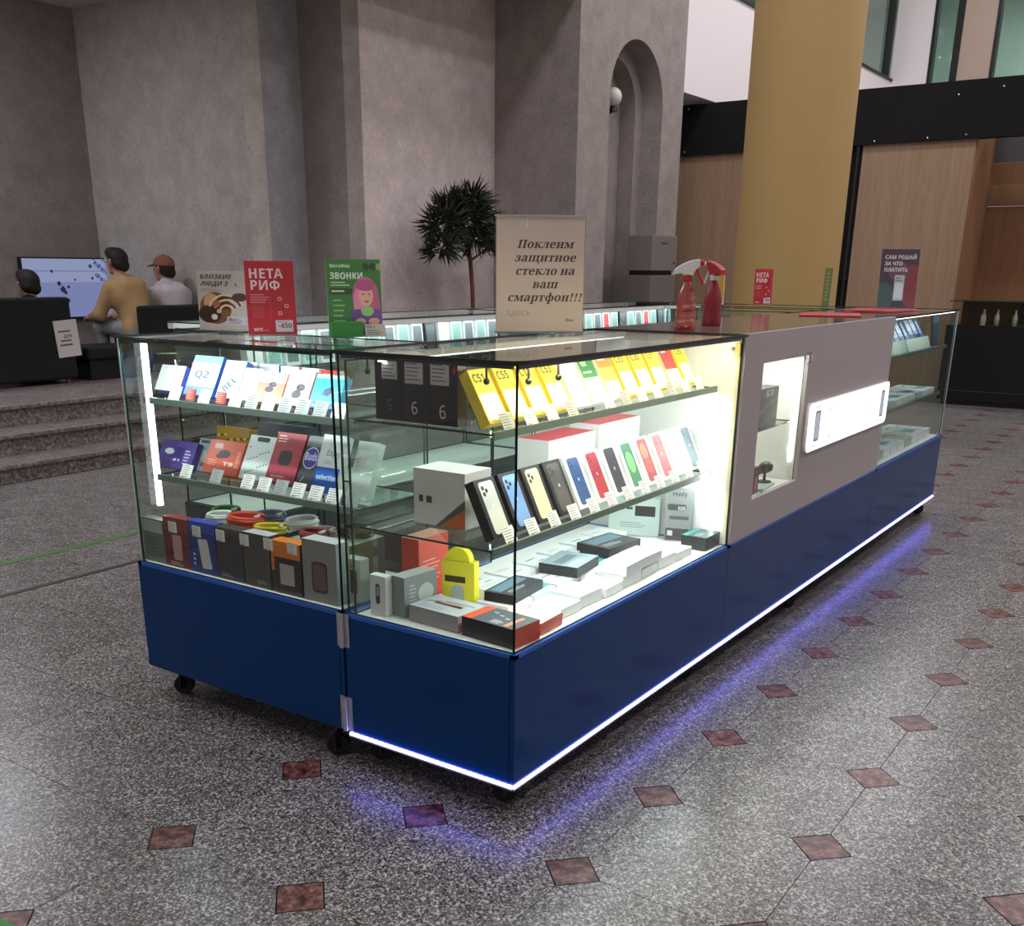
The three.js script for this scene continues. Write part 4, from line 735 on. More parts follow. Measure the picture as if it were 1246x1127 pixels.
// ---------------------------------------------------------------- display window, sign and the far glass cabinet
{
  product('camera_box', 'dark red sided box with a grey patterned front on the window shelf', undefined, P.camBlack, [0.2, 0.165, 0.06], [-0.04, 0.901, -1.87], { face: 'x' });
  const b = product('maroon_box', 'narrow maroon box at the foot of the display window', undefined, P.pbRed, [0.05, 0.11, 0.03], [-0.045, 0.645, -1.82], { face: 'x' });
  product('booklet', 'pale printed booklet lying at the foot of the display window', undefined, P.book, [0.18, 0.012, 0.1], [-0.04, 0.645, -1.96], { how: 'top', turn: 0.1 });
  const c = thing('action_camera', 'small action camera with a ring mount in the display window', 'camera', [-0.085, 0.6575, -1.99], PI / 2);
  mesh('body', rbox(0.06, 0.045, 0.03, 0.006, 0.03, 0.0625, 0), std(0x5a5052, 0.4), c); mesh('lens', new THREE.CylinderGeometry(0.015, 0.017, 0.012, 22).rotateX(PI / 2).translate(0.035, 0.064, 0.02), M.black, c);
  mesh('mount_ring', new THREE.TorusGeometry(0.018, 0.005, 10, 24).translate(-0.025, 0.064, 0), std(0x3b3234, 0.4), c); mesh('stand', merge([cyl(0.006, 0.006, 0.04, 0.03, 0.02, 0, 10), cyl(0.03, 0.03, 0.006, 0.03, 0.003, 0, 20)]), M.black, c);
}
{ // lightbox sign
  const cv = document.createElement('canvas'); cv.width = 1024; cv.height = 176; const c = cv.getContext('2d');
  c.fillStyle = '#ffffff'; c.fillRect(0, 0, 1024, 176);
  const phone = (x, w) => { rrect(c, '#b9b9c6', x, 16, w, 146, 16); rrect(c, '#ffffff', x + 6, 22, w - 12, 134, 12); rrect(c, '#5c5c6a', x + 14, 32, w - 28, 112, 8); rrect(c, '#8d8d98', x + 22, 40, w - 44, 96, 5); };
  phone(60, 84); phone(900, 78);
  for (const [x, y, r] of [[230, 40, 9], [250, 36, 8], [700, 60, 7], [760, 92, 8], [262, 150, 10], [240, 140, 8], [640, 140, 7], [420, 160, 6]]) disc(c, '#a9a9b4', x, y, r, r * 0.6);
  const t = new THREE.CanvasTexture(cv); t.colorSpace = THREE.SRGBColorSpace;
  const s = new THREE.Shape(), w = 1.24, h = 0.208, r = 0.03; s.moveTo(-w / 2 + r, -h / 2); s.lineTo(w / 2 - r, -h / 2); s.absarc(w / 2 - r, -h / 2 + r, r, -PI / 2, 0); s.lineTo(w / 2, h / 2 - r); s.absarc(w / 2 - r, h / 2 - r, r, 0, PI / 2); s.lineTo(-w / 2 + r, h / 2); s.absarc(-w / 2 + r, h / 2 - r, r, PI / 2, PI); s.lineTo(-w / 2, -h / 2 + r); s.absarc(-w / 2 + r, -h / 2 + r, r, PI, PI * 1.5);
  const g = new THREE.ShapeGeometry(s, 10), u = g.attributes.uv, p = g.attributes.position; for (let i = 0; i < p.count; i++) u.setXY(i, p.getX(i) / w + 0.5, p.getY(i) / h + 0.5);
  const sign = thing('lightbox_sign', 'long glowing white lightbox sign with phone pictures on the pale panel', 'sign', [0, 0.868, -2.825], PI / 2);
  mesh('housing', new THREE.ExtrudeGeometry(s, { depth: 0.016, bevelEnabled: false, curveSegments: 10 }).translate(0, 0, 0.001), M.board, sign);
  mesh('glowing_face', g.translate(0, 0, 0.0178), std(0x222222, 0.4, { emissive: 0xffffff, emissiveMap: t, emissiveIntensity: 1.5 }), sign);
  areaLight('sign_light', 0xf6f8ff, 1.3, 1.2, 0.19, [0, 0, 0.02], [5, 0.868, -2.825], sign);
}
{ // far glass cabinet
  for (let k = 0; k < 11; k++) product('case_box', 'thin blue and white case leaning on the top shelf of the far glass cabinet', 'thin cases in the far glass cabinet', P[k % 3 === 1 ? 'blueThin2' : 'blueThin'], [0.085, 0.17, 0.02], [-0.12, 1.075, -3.57 - k * 0.115], { tilt: 0.55 });
  for (let k = 0; k < 2; k++) product('tag_board', 'pale green price board along the front of the far top shelf', 'pale price boards in the far glass cabinet', P.stripBoard, [0.52, 0.07, 0.004], [-0.066, 1.075, -3.8 - k * 0.54], { tilt: 0.35, category: 'price board' });
  for (let k = 0; k < 9; k++) product('accessory_box', 'flat pale box lying on the middle shelf of the far glass cabinet', 'flat boxes on the far middle shelf', P[['flatTeal', 'flatWhite2', 'blueThin', 'flatWhite'][k % 4]], [0.14, 0.03, 0.22], [-0.07, 0.785, -3.57 - k * 0.155], { how: 'top' });
  for (let k = 0; k < 9; k++) product('accessory_box', 'flat pale box lying on the deck of the far glass cabinet', 'flat boxes on the far deck', P[['flatWhite2', 'stripBoard', 'flatWhite', 'flatTeal'][k % 4]], [0.14, 0.05, 0.26], [-0.06, DECK, -3.57 - k * 0.155], { how: 'top' });
  product('case_box', 'dark navy case standing at the end glass of the far cabinet', undefined, P.darkTeal, [0.16, 0.2, 0.03], [-0.09, 1.075, -4.86], { turn: 0.3, tilt: 0.1 });
}
{ // boxes in the west side and far end cabinets
  let i = 0;
  const looks = { white: 'plain white phone box', screenPale: 'white phone box with a pale green screen', screenGrey: 'white phone box with a grey screen', screenDark: 'dark phone box with a slate screen', coralW: 'white phone box with a coral phone' };
  const westBox = (kind, where, group, ...rest) => product('phone_box', `${looks[kind]} ${where}`, `${looks[kind]}es ${where}`.slice(0, 80), P[kind], ...rest);
  for (const z of Array.from({ length: 18 }, (_, k) => -0.87 - k * 0.108)) westBox(['white', 'screenPale', 'screenGrey', 'screenPale', 'screenGrey', 'screenDark'][i++ % 6], 'in the west cabinet at the open corner', 'phone boxes in the first west side cabinet', [0.085, 0.145, 0.04], [-1.9, 1.1, z], { tilt: 0.1 });
  for (const z of Array.from({ length: 17 }, (_, k) => -2.98 - k * 0.112)) westBox(['screenGrey', 'coralW', 'screenPale', 'screenDark', 'screenPale'][i++ % 5], 'in the west cabinet near the far end', 'phone boxes in the second west side cabinet', [0.085, 0.145, 0.04], [-1.9, 1.1, z], { tilt: 0.1 });
  for (let k = 0; k < 9; k++) {
    const w = thing('watch', 'round wrist watch on a pale cushion in the far end cabinet', 'watch', [-1.62 + k * 0.115, 1.11, -4.56], 0, 'watches in the far end cabinet');
    mesh('cushion', rbox(0.07, 0.05, 0.05, 0.02, 0, 0.025, 0, 3), M.board, w); mesh('dial', new THREE.CylinderGeometry(0.026, 0.026, 0.012, 26).rotateX(PI / 2).translate(0, 0.055, 0.03), [std(0x2a3a4c, 0.3), std(0x3f6ca8, 0.3)][k === 4 ? 1 : 0], w);
    mesh('strap', new THREE.TorusGeometry(0.026, 0.006, 8, 24).scale(1, 1, 1.5).rotateY(PI / 2).translate(0, 0.034, 0), M.black, w);
  }
}
// ---------------------------------------------------------------- leaflets, sign and bottles on the island
function canvas(w, h, draw) { const cv = document.createElement('canvas'); cv.width = w; cv.height = h; draw(cv.getContext('2d'), w, h); const t = new THREE.CanvasTexture(cv); t.colorSpace = THREE.SRGBColorSpace; t.anisotropy = 8; return t; }
// where an upright sheet stands, from the pixels of its foot on a level and of its top edge
function upright(uL, vL, uR, vR, vTop, y) {
  const a = hit('y', uL, vL, y), b = hit('y', uR, vR, y), m = a.clone().add(b).multiplyScalar(0.5), d = ray((uL + uR) / 2, vTop);
  const top = CAM.y + d.y * Math.hypot(m.x - CAM.x, m.z - CAM.z) / Math.hypot(d.x, d.z);
  return { at: m, w: a.distanceTo(b), h: top - y, turn: Math.atan2(-(b.z - a.z), b.x - a.x) };
}
function leaflet(name, label, place, tex, { acrylic = true, lean = 0.08, foot = true } = {}) {
  const { at, w, h, turn } = place, t = thing(name, label, 'leaflet stand', [at.x, T, at.z], turn);
  const lid = new THREE.Group(); lid.name = 'holder'; t.add(lid); lid.rotation.x = -lean; lid.position.y = 0.004;
  mesh('sheet', box(w, h, 0.0012, 0, h / 2, 0), [0, 1, 2, 3, 4, 5].map((i) => i === 4 ? std(0xffffff, 0.45, { map: tex }) : M_paper), lid);
  if (acrylic) { const p = mesh('cover', new THREE.PlaneGeometry(w + 0.006, h + 0.004).translate(0, h / 2, 0.0028), clearSheet, lid); }
  if (foot) mesh('foot', merge([box(w, 0.003, 0.06, 0, 0.0018, 0.0), box(w, 0.003, 0.05, 0, 0.0018, -0.04)]), clearFoot, t);
  return t;
}
const clearSheet = phys(0xffffff, 0, { transmission: 1, thickness: 0, ior: 1.45 });
const M_paper = std(0xe9e6e0, 0.7), clearFoot = phys(0xdfe8e6, 0.1, { transmission: 0.9, thickness: 0 });
const texCat = canvas(256, 340, (c, w, h) => {
  fill(c, '#cfc5bb', 0, 0, w, h); word(c, 'БЛИЗКИЕ', 12, 46, 36, '#3a332f', 'sans-serif', 'italic bold'); word(c, 'ЛЮДИ 3', 14, 86, 36, '#3a332f', 'sans-serif', 'italic bold'); lines(c, '#7d756d', 16, 104, 130, 3, 8, 2); word(c, '€..', 196, 90, 26, '#5a524c');
  const arc = (x, y, r, col, lw, a0, a1) => { c.strokeStyle = col; c.lineWidth = lw; c.beginPath(); c.arc(x, y, r, a0, a1); c.stroke(); };
  disc(c, '#8a5a2c', 92, 215, 84, 92); disc(c, '#d9b27a', 70, 180, 40, 50); disc(c, '#3c2418', 60, 250, 60, 52);
  for (let k = 0; k < 6; k++) arc(150, 230, 18 + k * 15, k % 2 ? '#f0dcb4' : '#4a2c1a', 10, 3.4, 5.9);
  disc(c, '#b06a5a', 96, 190, 20, 22); disc(c, '#efe3d4', 84, 266, 17); disc(c, '#d8c2a4', 110, 232, 13); disc(c, '#54301c', 220, 150, 40, 24);
  rrect(c, '#d9d4e0', 150, 262, 100, 46, 6); lines(c, '#6b6478', 158, 274, 76, 3, 11, 4); word(c, 'О...', 160, 284, 20, '#4a4458');
});
const drawRed = (c, w, h) => {
  fill(c, '#c01327', 0, 0, w, h); word(c, 'НЕТА', 18, 96, 76, '#f6e4e2'); word(c, 'РИФ', 22, 160, 76, '#f6e4e2');
  lines(c, '#e9a7a9', 22, 184, 110, 4, 14, 5); lines(c, '#cf6a70', 26, 250, 80, 6, 12, 3); fill(c, '#d86a70', 126, 190, 2, 150);
  for (const [x, y] of [[180, 210], [216, 250], [178, 290]]) { c.strokeStyle = '#f0c4c4'; c.lineWidth = 4; c.strokeRect(x - 8, y - 8, 16, 16); }
  word(c, '▲МТС', 20, 390, 24, '#f8ecea'); lines(c, '#e9b0b0', 84, 384, 34, 1, 6, 3); rrect(c, '#d9cfd4', 150, 330, 96, 66, 4); word(c, '-450', 164, 374, 38, '#4b4348', 'sans-serif', 'bold'); lines(c, '#8d858a', 160, 338, 76, 1, 6, 4);
};
const texRed = canvas(266, 410, drawRed);
const texGreen = canvas(270, 330, (c, w, h) => {
  fill(c, '#257a24', 0, 0, w, h); word(c, 'МегаФон', 18, 36, 22, '#e2f2dc'); for (const x of [196, 230]) disc(c, '#1c3a1c', x, 32, 17); disc(c, '#8fb06a', 262, 32, 15);
  word(c, 'ЗВОНКИ', 16, 84, 40, '#eef8ea'); lines(c, '#bfe0b8', 20, 96, 100, 2, 12, 5); rrect(c, '#143c14', 12, 124, 116, 26, 6); lines(c, '#d6ecd0', 22, 132, 90, 1, 8, 7); lines(c, '#8cc488', 26, 172, 64, 6, 22, 6);
  disc(c, '#d05c94', 190, 160, 66, 84); disc(c, '#e88ab4', 160, 190, 32, 70); disc(c, '#c2588c', 232, 200, 30, 70); disc(c, '#e6b49e', 192, 156, 36, 46); disc(c, '#b84a84', 190, 112, 48, 24);
  disc(c, '#5a2c3c', 178, 150, 6, 3); disc(c, '#5a2c3c', 208, 150, 6, 3); disc(c, '#b8404c', 194, 182, 12, 4); fill(c, '#5b3a8c', 116, 240, 154, 90); disc(c, '#5b3a8c', 150, 244, 40, 30); disc(c, '#6a3f96', 238, 244, 40, 30); disc(c, '#8fd070', 196, 224, 32, 22); disc(c, '#e0a890', 160, 268, 26, 14); disc(c, '#e0a890', 228, 268, 28, 14);
});
const texSign = canvas(520, 700, (c, w, h) => {
  fill(c, '#dccbb8', 0, 0, w, h); c.strokeStyle = '#978b7e'; c.lineWidth = 4; c.strokeRect(2, 2, w - 4, h - 4);
  ['Поклеим', 'защитное', 'стекло на', 'ваш', 'смартфон!!!'].forEach((t, k) => word(c, t, w * 0.55, 190 + k * 80, 68, '#2e2a28', 'serif', 'italic bold', 'center'));
  word(c, 'Зна.', 408, 634, 26, '#4a4440', 'serif', 'italic bold'); rrect(c, '#ddd0c0', 138, 12, 34, 56, 2); fill(c, '#f4f0ea', 176, 10, 6, 58); word(c, 'ЗДЕСЬ', 60, 598, 46, '#c0ae9b');
});
const texDark = canvas(220, 320, (c, w, h) => {
  fill(c, '#3c2c3c', 0, 0, w, h); disc(c, '#8a2c38', 190, 200, 60, 120); disc(c, '#3a5a5c', 30, 260, 60, 80); disc(c, '#6a4a5c', 110, 120, 60, 50);
  word(c, 'САМ РЕШАЙ', 22, 54, 30, '#f0e6ea'); word(c, 'ЗА ЧТО', 22, 88, 30, '#f0e6ea'); word(c, 'ПЛАТИТЬ', 22, 122, 30, '#f0e6ea'); rrect(c, '#b9c9cc', 88, 140, 58, 140, 6); lines(c, '#6d7c84', 94, 154, 44, 2, 14, 6); rrect(c, '#dfe8e8', 94, 184, 46, 84, 4);
});
leaflet('leaflet_stand', 'beige leaflet with a coiled animal picture on the gate top', upright(243.5, 401.5, 302, 404, 331, T), texCat, { lean: 0.04 });
leaflet('leaflet_stand', 'red leaflet lettered НЕТА РИФ beside the green one on the gate top', upright(303, 409, 362, 408, 319, T), texRed, { lean: 0.04 });
{
  const pl = upright(401, 411, 466, 409, 317, T), g = leaflet('leaflet_stand', 'green leaflet lettered ЗВОНКИ with a pink-haired woman', pl, texGreen, { lean: 0.03 });
  mesh('stand_block', rbox(0.115, 0.05, 0.02, 0.003, -0.05, 0.0262, 0.03), std(0x237a2a, 0.4), g);
  const card = mesh('price_card', box(0.075, 0.04, 0.0015), [0, 1, 2, 3, 4, 5].map((i) => i === 4 ? std(0xffffff, 0.7, { map: canvas(128, 70, (c, w, h) => { fill(c, '#b9b3a8', 0, 0, w, h); word(c, 'TELE 2', 10, 22, 18, '#3a3632'); lines(c, '#6a645c', 10, 34, 100, 3, 11, 4); }) }) : M_paper), g); card.position.set(0.055, 0.0215, 0.03); card.rotation.x = -0.2;
}
{
  const s = leaflet('notice_sign', 'tall framed notice about gluing protective glass, standing on the corner cabinet', upright(603, 405.5, 709, 405.5, 264, T), texSign, { lean: 0.02 });
  s.userData.category = 'sign';
  const pl = upright(603, 405.5, 709, 405.5, 264, T);
  mesh('top_edge', box(pl.w + 0.008, 0.006, 0.008, 0, pl.h + 0.004, -0.004), M.alu, s);
}
leaflet('leaflet_stand', 'red leaflet lettered НЕТА РИФ standing on the far end of the island', upright(916, 371.5, 938, 371.5, 328, T), texRed, { lean: 0.04 });
leaflet('leaflet_stand', 'dark leaflet lettered САМ РЕШАЙ ЗА ЧТО ПЛАТИТЬ at the far glass cabinet', upright(1066, 375.5, 1112, 375.5, 304, T), texDark, { lean: 0.04 });
{
  const p1 = upright(864, 371, 880, 371, 333, T); leaflet('card_stand', 'plain mustard yellow card standing on the far end of the island', p1, canvas(64, 128, (c, w, h) => { fill(c, '#c8942a', 0, 0, w, h); c.strokeStyle = '#e8dcc0'; c.lineWidth = 4; c.strokeRect(2, 2, w - 4, h - 4); }), { lean: 0.02 });
  const p2 = upright(999, 374, 1008, 376, 327, T); leaflet('leaflet_stand', 'narrow green leaflet seen edge-on at the far end of the island', p2, canvas(64, 256, (c, w, h) => { fill(c, '#2c7a34', 0, 0, w, h); lines(c, '#9cd09a', 16, 30, 34, 8, 24, 10); }), { lean: 0.02 });
}
// red leaflets lying on the worktop
{
  const a = hit('y', 1022, 384, T);
  for (const [dx, dz, r, l] of [[0, 0, 0.3, 'red leaflet lying flat on the pale worktop'], [0.0, -0.9, -0.2, 'red leaflet lying before the dark leaflet stand']]) { const m = mesh('flat_leaflet', rbox(0.3, 0.006, 0.42, 0.002), std(0xb3202c, 0.45)); m.position.set(a.x + dx - 0.05, T + 0.0035, Math.max(a.z + dz, -4.35)); m.rotation.y = r; tag(m, l, 'leaflet'); }
}
// spray bottles
function sprayBottle(label, at, h, body, turn, headMat, trig) {
  const b = thing('spray_bottle', label, 'spray bottle', at, turn), k = h / 0.235;
  mesh('bottle', lathe([[0, 0], [0.034, 0], [0.037, 0.004], [0.037, 0.03], [0.033, 0.045], [0.036, 0.06], [0.033, 0.075], [0.035, 0.09], [0.03, 0.115], [0.022, 0.14], [0.014, 0.158], [0.013, 0.168], [0, 0.168]].map(([r, y]) => [r * k, y * k])), body, b);
  mesh('collar', cyl(0.016 * k, 0.016 * k, 0.02 * k, 0, 0.176 * k, 0), trig, b);
  const s = new THREE.Shape(); s.moveTo(-0.05, 0.0); s.lineTo(-0.045, 0.014); s.quadraticCurveTo(-0.01, 0.042, 0.035, 0.046); s.lineTo(0.035, 0.026); s.quadraticCurveTo(0.016, 0.012, 0.014, -0.002); s.lineTo(-0.014, -0.002); s.quadraticCurveTo(-0.02, 0.008, -0.03, 0.004); s.closePath();
  mesh('spray_head', new THREE.ExtrudeGeometry(s, { depth: 0.022, bevelEnabled: true, bevelSize: 0.003, bevelThickness: 0.003, bevelSegments: 2 }).translate(0, 0, -0.011).scale(k, k, k).translate(0, 0.188 * k, 0), headMat, b);
  mesh('nozzle', new THREE.CylinderGeometry(0.007 * k, 0.009 * k, 0.016 * k, 14).rotateZ(PI / 2).translate(0.044 * k, 0.226 * k, 0), trig, b);
  mesh('trigger', tube([[0.026, 0.212, 0], [0.034, 0.19, 0], [0.046, 0.17, 0], [0.052, 0.155, 0]].map((p) => p.map((v) => v * k)), 0.0055 * k, 14, 8), trig, b);
  return b;
}
{
  const redClear = phys(0xf8e0dc, 0.12, { transmission: 0.65, thickness: 0, map: canvas(256, 256, (c, w, h) => { fill(c, '#dd8a80', 0, 0, w, h); for (let k = 0; k < 160; k++) disc(c, ['#f6e2da', '#b84a44', '#eeb0a2'][k % 3], (k * 97) % w, (k * 61) % h, 4 + k % 5); }) });
  const p = upright(822, 402, 844, 402, 316, T);
  sprayBottle('translucent red spray bottle with a white trigger head', [p.at.x, T, p.at.z], p.h, redClear, 0.5, std(0xdcdcdc, 0.4), std(0xb81e26, 0.4));
  const q = upright(856, 396, 874, 396, 318, T);
  sprayBottle('dark red spray bottle standing behind the translucent one', [q.at.x, T, q.at.z], q.h, std(0x8c1e28, 0.35), 2.7, std(0xa81e26, 0.4), std(0xd8d8d8, 0.4));
}
// ---------------------------------------------------------------- yellow column, partition and the shop beyond
{
  const a = ray(890, 372), b = ray(1016, 372), ta = Math.atan2(a.x, -a.z), tb = Math.atan2(b.x, -b.z), R = 9.4, tm = (ta + tb) / 2, r = R * Math.sin((tb - ta) / 2);
  const col = struct('trim_3', cyl(r, r, CEIL, CAM.x + R * Math.sin(tm), CEIL / 2, CAM.z - R * Math.cos(tm), 64), M.yellowPaint);
  col.name = 'column'; col.userData.kind = 'structure';
}
{
  const z = -12.5, part = thing('partition', 'tall partition of beige wooden panels under a black fascia behind the yellow column', 'partition', [-2.2, 0, z]);
  const P2 = (n, g, m, p) => mesh(n, g.translate(2.2, 0, -z), m, p ?? part);
  const uvw = (g) => metric(g, 0.8);
  P2('wood_panel', uvw(span(-5.6, -4.45, 0, 3.06, z - 0.04, z)), M.wood); P2('wood_panel', uvw(span(-4.446, -3.17, 0, 3.06, z - 0.04, z)), M.wood); P2('wood_panel', uvw(span(-3.0, -1.63, 0, 3.06, z - 0.04, z)), M.wood);
  P2('dark_joint', span(-3.17, -3.0, 0, 3.06, z - 0.06, z - 0.015), M.blackBrown); P2('joint_pipe', cyl(0.028, 0.028, 3.06, -3.06, 1.53, z + 0.01, 14), M.black); P2('pipe_clamp', cyl(0.05, 0.05, 0.04, -3.06, 1.42, z + 0.01, 14), M.black);
  const f = P2('fascia', span(-5.62, -2.1, 3.055, 3.705, z - 0.1, z + 0.06), M.blackBrown); P2('fascia', span(-2.098, 3.5, 3.055, 3.705, z - 0.1, z + 0.06), std(0x060608, 0.9));
  for (const [x, y] of [[-5.5, 3.1], [-5.48, 3.65], [-2.85, 3.09], [-2.2, 3.09], [-1.75, 3.1], [-1.9, 3.55], [-1.4, 3.6]]) P2('screw', new THREE.SphereGeometry(0.016, 10, 8).translate(x, y, z + 0.062), M.chrome);
  P2('end_post', span(-5.69, -5.62, 0, 3.72, z - 0.05, z + 0.06), M.alu);
  P2('side_return', span(-1.66, -1.63, 0, 3.6, z - 1.2, z - 0.04), M.darkWood);
}
{
  const z = -13.6, s = thing('brown_shop_front', 'dark brown wooden shop front with a tan band right of the partition', 'shop front', [1.2, 0, z]);
  const P3 = (n, g, m) => mesh(n, g.translate(-1.2, 0, -z), m, s);
  P3('lower_panel', metric(span(-1.62, 4, 0, 2.33, z - 0.05, z), 0.6), M.darkWood); P3('tan_band', metric(span(-1.62, 4, 2.335, 2.6, z - 0.04, z + 0.02), 0.6), std(0xdcc8b4, 0.6, { map: woodTex }));
  P3('brown_band', metric(span(-1.62, 4, 2.605, 2.86, z - 0.05, z), 0.6), M.darkWood); P3('grey_band', span(-1.62, 4, 2.865, 3.66, z - 0.05, z), std(0x5c5a5e, 0.7));
}
{ // navy counter in the background
  const c = thing('background_counter', 'dark navy shop counter with a glass case and small bottles behind the island', 'counter', [0.3, 0, -11.6]);
  mesh('counter_body', box(3.4, 0.86, 0.7, 0, 0.49, 0), M.navyDark, c); mesh('plinth', box(3.3, 0.06, 0.62, 0, 0.03, 0), M.black, c); mesh('trim_line', box(3.41, 0.006, 0.008, 0, 0.17, 0.352), std(0x3a4152, 0.4), c);
  const g = mesh('glass_case', new THREE.PlaneGeometry(3.36, 0.26).translate(0, 1.05, 0.33), M.glass, c); mesh('case_top', box(3.4, 0.012, 0.7, 0, 1.19, 0), M.glassEdge, c);
  mesh('case_back', box(3.36, 0.26, 0.02, 0, 1.05, -0.3), std(0x3a2a20, 0.6), c);
  for (let k = 0; k < 12; k++) { const b = mesh('bottle', lathe([[0, 0], [0.03, 0], [0.032, 0.1], [0.012, 0.14], [0.012, 0.18], [0, 0.18]], 14), k % 3 ? phys(0xcfd8d4, 0.1, { metalness: 0.6 }) : std(0xd8d4cc, 0.3)); b.position.set(-1.05 + k * 0.17 + rr(-0.03, 0.03), 0.9205, -11.42); tag(b, 'small pale bottle inside the navy background counter', 'bottle', 'bottles in the navy counter'); }
}
{ // grey payment terminal against the arched pier
  const t = thing('wall_terminal', 'grey metal terminal cabinet with black slots against the arched pier', 'terminal', [-5.0, 0, -10.62]);
  const grey = std(0x77726e, 0.5);
  mesh('upper_box', rbox(0.34, 0.43, 0.72, 0.01, 0, 1.72, 0), grey, t); mesh('lower_box', rbox(0.34, 0.36, 0.72, 0.01, 0, 1.27, 0), std(0x6d6762, 0.5), t); mesh('slot', box(0.28, 0.08, 0.66, -0.02, 1.475, 0), M.black, t);
  mesh('slot', box(0.28, 0.09, 0.66, -0.02, 1.05, 0), M.black, t); mesh('pedestal', rbox(0.34, 1.0, 0.72, 0.01, 0, 0.5, 0), grey, t); mesh('lock', new THREE.SphereGeometry(0.015, 10, 8).translate(0.17, 1.6, -0.28), M.black, t);
  mesh('badge', box(0.002, 0.025, 0.2, 0.1705, 1.84, 0.02), std(0x4a4643, 0.5), t);
}
{ // globe lamp in the arch
  const p = hit('x', 746, 118, -5.48), g = thing('globe_lamp', 'unlit white globe lamp inside the concrete arch', 'lamp', [p.x, p.y - 0.14, p.z]);
  mesh('globe', new THREE.SphereGeometry(0.11, 28, 20).translate(0, 0.14, 0), std(0xd9d2cc, 0.35), g); mesh('socket', cyl(0.05, 0.06, 0.05, 0, 0.0, 0), M.black, g); mesh('bracket', tube([[0, -0.02, 0], [-0.06, -0.06, 0.05], [-0.2, -0.05, 0.1]], 0.012, 14, 8), M.black, g);
}
// ---------------------------------------------------------------- potted tree
{
  const base = V(-5.72, 0, -7.62), t = thing('potted_tree', 'small indoor tree with a dark bushy crown before the pinkish wall', 'tree', [base.x, 0, base.z]);
  const off = 0.47; // stands on the granite platform
  mesh('pot', lathe([[0, off], [0.16, off], [0.21, off + 0.36], [0.225, off + 0.38], [0.2, off + 0.38], [0.19, off + 0.33], [0, off + 0.33]]), std(0x5a4a42, 0.7), t);
  mesh('trunk', merge([tube([[0, off + 0.3, 0], [0.01, 1.2, 0.01], [-0.03, 1.6, 0], [-0.05, 1.85, 0.02]], 0.024, 20, 8), tube([[-0.03, 1.6, 0], [0.1, 1.75, -0.2], [0.16, 1.85, -0.42]], 0.014, 10, 7), tube([[-0.03, 1.62, 0], [-0.12, 1.8, 0.2], [-0.18, 1.9, 0.38]], 0.014, 10, 7)]), std(0x5c3328, 0.8), t);
  const gs = [], clusters = [[-0.05, 2.02, 0.02, 0.36], [0, 2.2, 0.0, 0.22], [-0.1, 1.95, 0.36, 0.28], [-0.05, 1.72, 0.5, 0.17], [0.1, 1.85, -0.4, 0.28], [0.1, 1.74, -0.62, 0.17], [0.05, 1.82, -0.05, 0.22], [-0.1, 2.12, 0.22, 0.22]];
  for (const [cx, cy, cz, R] of clusters) for (let k = 0; k < 340 * R / 0.3; k++) {
    const th = rr(0, 2 * PI), ph = Math.acos(rr(-0.75, 1)), d = V(Math.sin(ph) * Math.cos(th), Math.cos(ph), Math.sin(ph) * Math.sin(th)), L = rr(0.12, 0.19), s = R * rr(0.35, 0.85);
    const g = new THREE.PlaneGeometry(0.022, L, 1, 2), p = g.attributes.position; for (let i = 0; i < p.count; i++) { const v = p.getY(i) / L + 0.5; p.setX(i, p.getX(i) * (1 - v * v)); p.setZ(i, -0.04 * v * v); p.setY(i, v * L); }
    g.computeVertexNormals(); g.applyQuaternion(new THREE.Quaternion().setFromUnitVectors(V(0, 1, 0), d.clone().add(V(rr(-0.4, 0.4), rr(-0.5, 0.2), rr(-0.4, 0.4))).normalize())); g.translate(cx + d.x * s, cy + d.y * s * 0.8, cz + d.z * s); gs.push(g);
  }
  const f = mesh('foliage', merge(gs), std(0x1a2414, 0.5), t); f.userData.kind = 'stuff';
}
// ---------------------------------------------------------------- sofas, screen and people on the platform
const PL = 0.47;
function sofa(name, label, x, z0, z1, top, arms = true) { // its back is towards the hall
  const s = thing(name, label, 'sofa', [x, PL, (z0 + z1) / 2]), w = Math.abs(z1 - z0), h = top - PL;
  mesh('backrest', rbox(0.18, h - 0.04, w, 0.03, -0.09, h / 2 + 0.02, 0, 3), M.fabricBlack, s);
  mesh('seat', rbox(0.6, 0.2, w - 0.26, 0.03, -0.47, 0.3, 0, 3), M.fabricBlack, s);
  if (arms) for (const k of [-1, 1]) mesh('armrest', rbox(0.66, 0.52, 0.13, 0.03, -0.5, 0.29, k * (w / 2 - 0.065), 3), M.fabricBlack, s);
  for (const k of [-1, 1]) for (const q of [-0.06, -0.76]) mesh('leg', cyl(0.02, 0.015, 0.05, q, 0.025, k * (w / 2 - 0.08), 10), M.darkWood, s);
  return s;
}
sofa('sofa', 'black fabric sofa with a taped paper notice on its back', -7.5, -1.7, -3.72, 1.245);
sofa('sofa', 'low black sofa behind the person in the white hoodie', -7.36, -4.45, -5.38, 1.15, false);
{
  const b = thing('bench_seat', 'black upholstered bench seat under the person in the tan hoodie', 'bench', [-7.78, PL, -4.16]);
  mesh('seat', rbox(0.5, 0.12, 0.6, 0.03, 0, 0.25, 0, 3), M.fabricBlack, b); mesh('skirt', box(0.44, 0.2, 0.54, 0, 0.1, 0), M.fabricBlack, b);
}
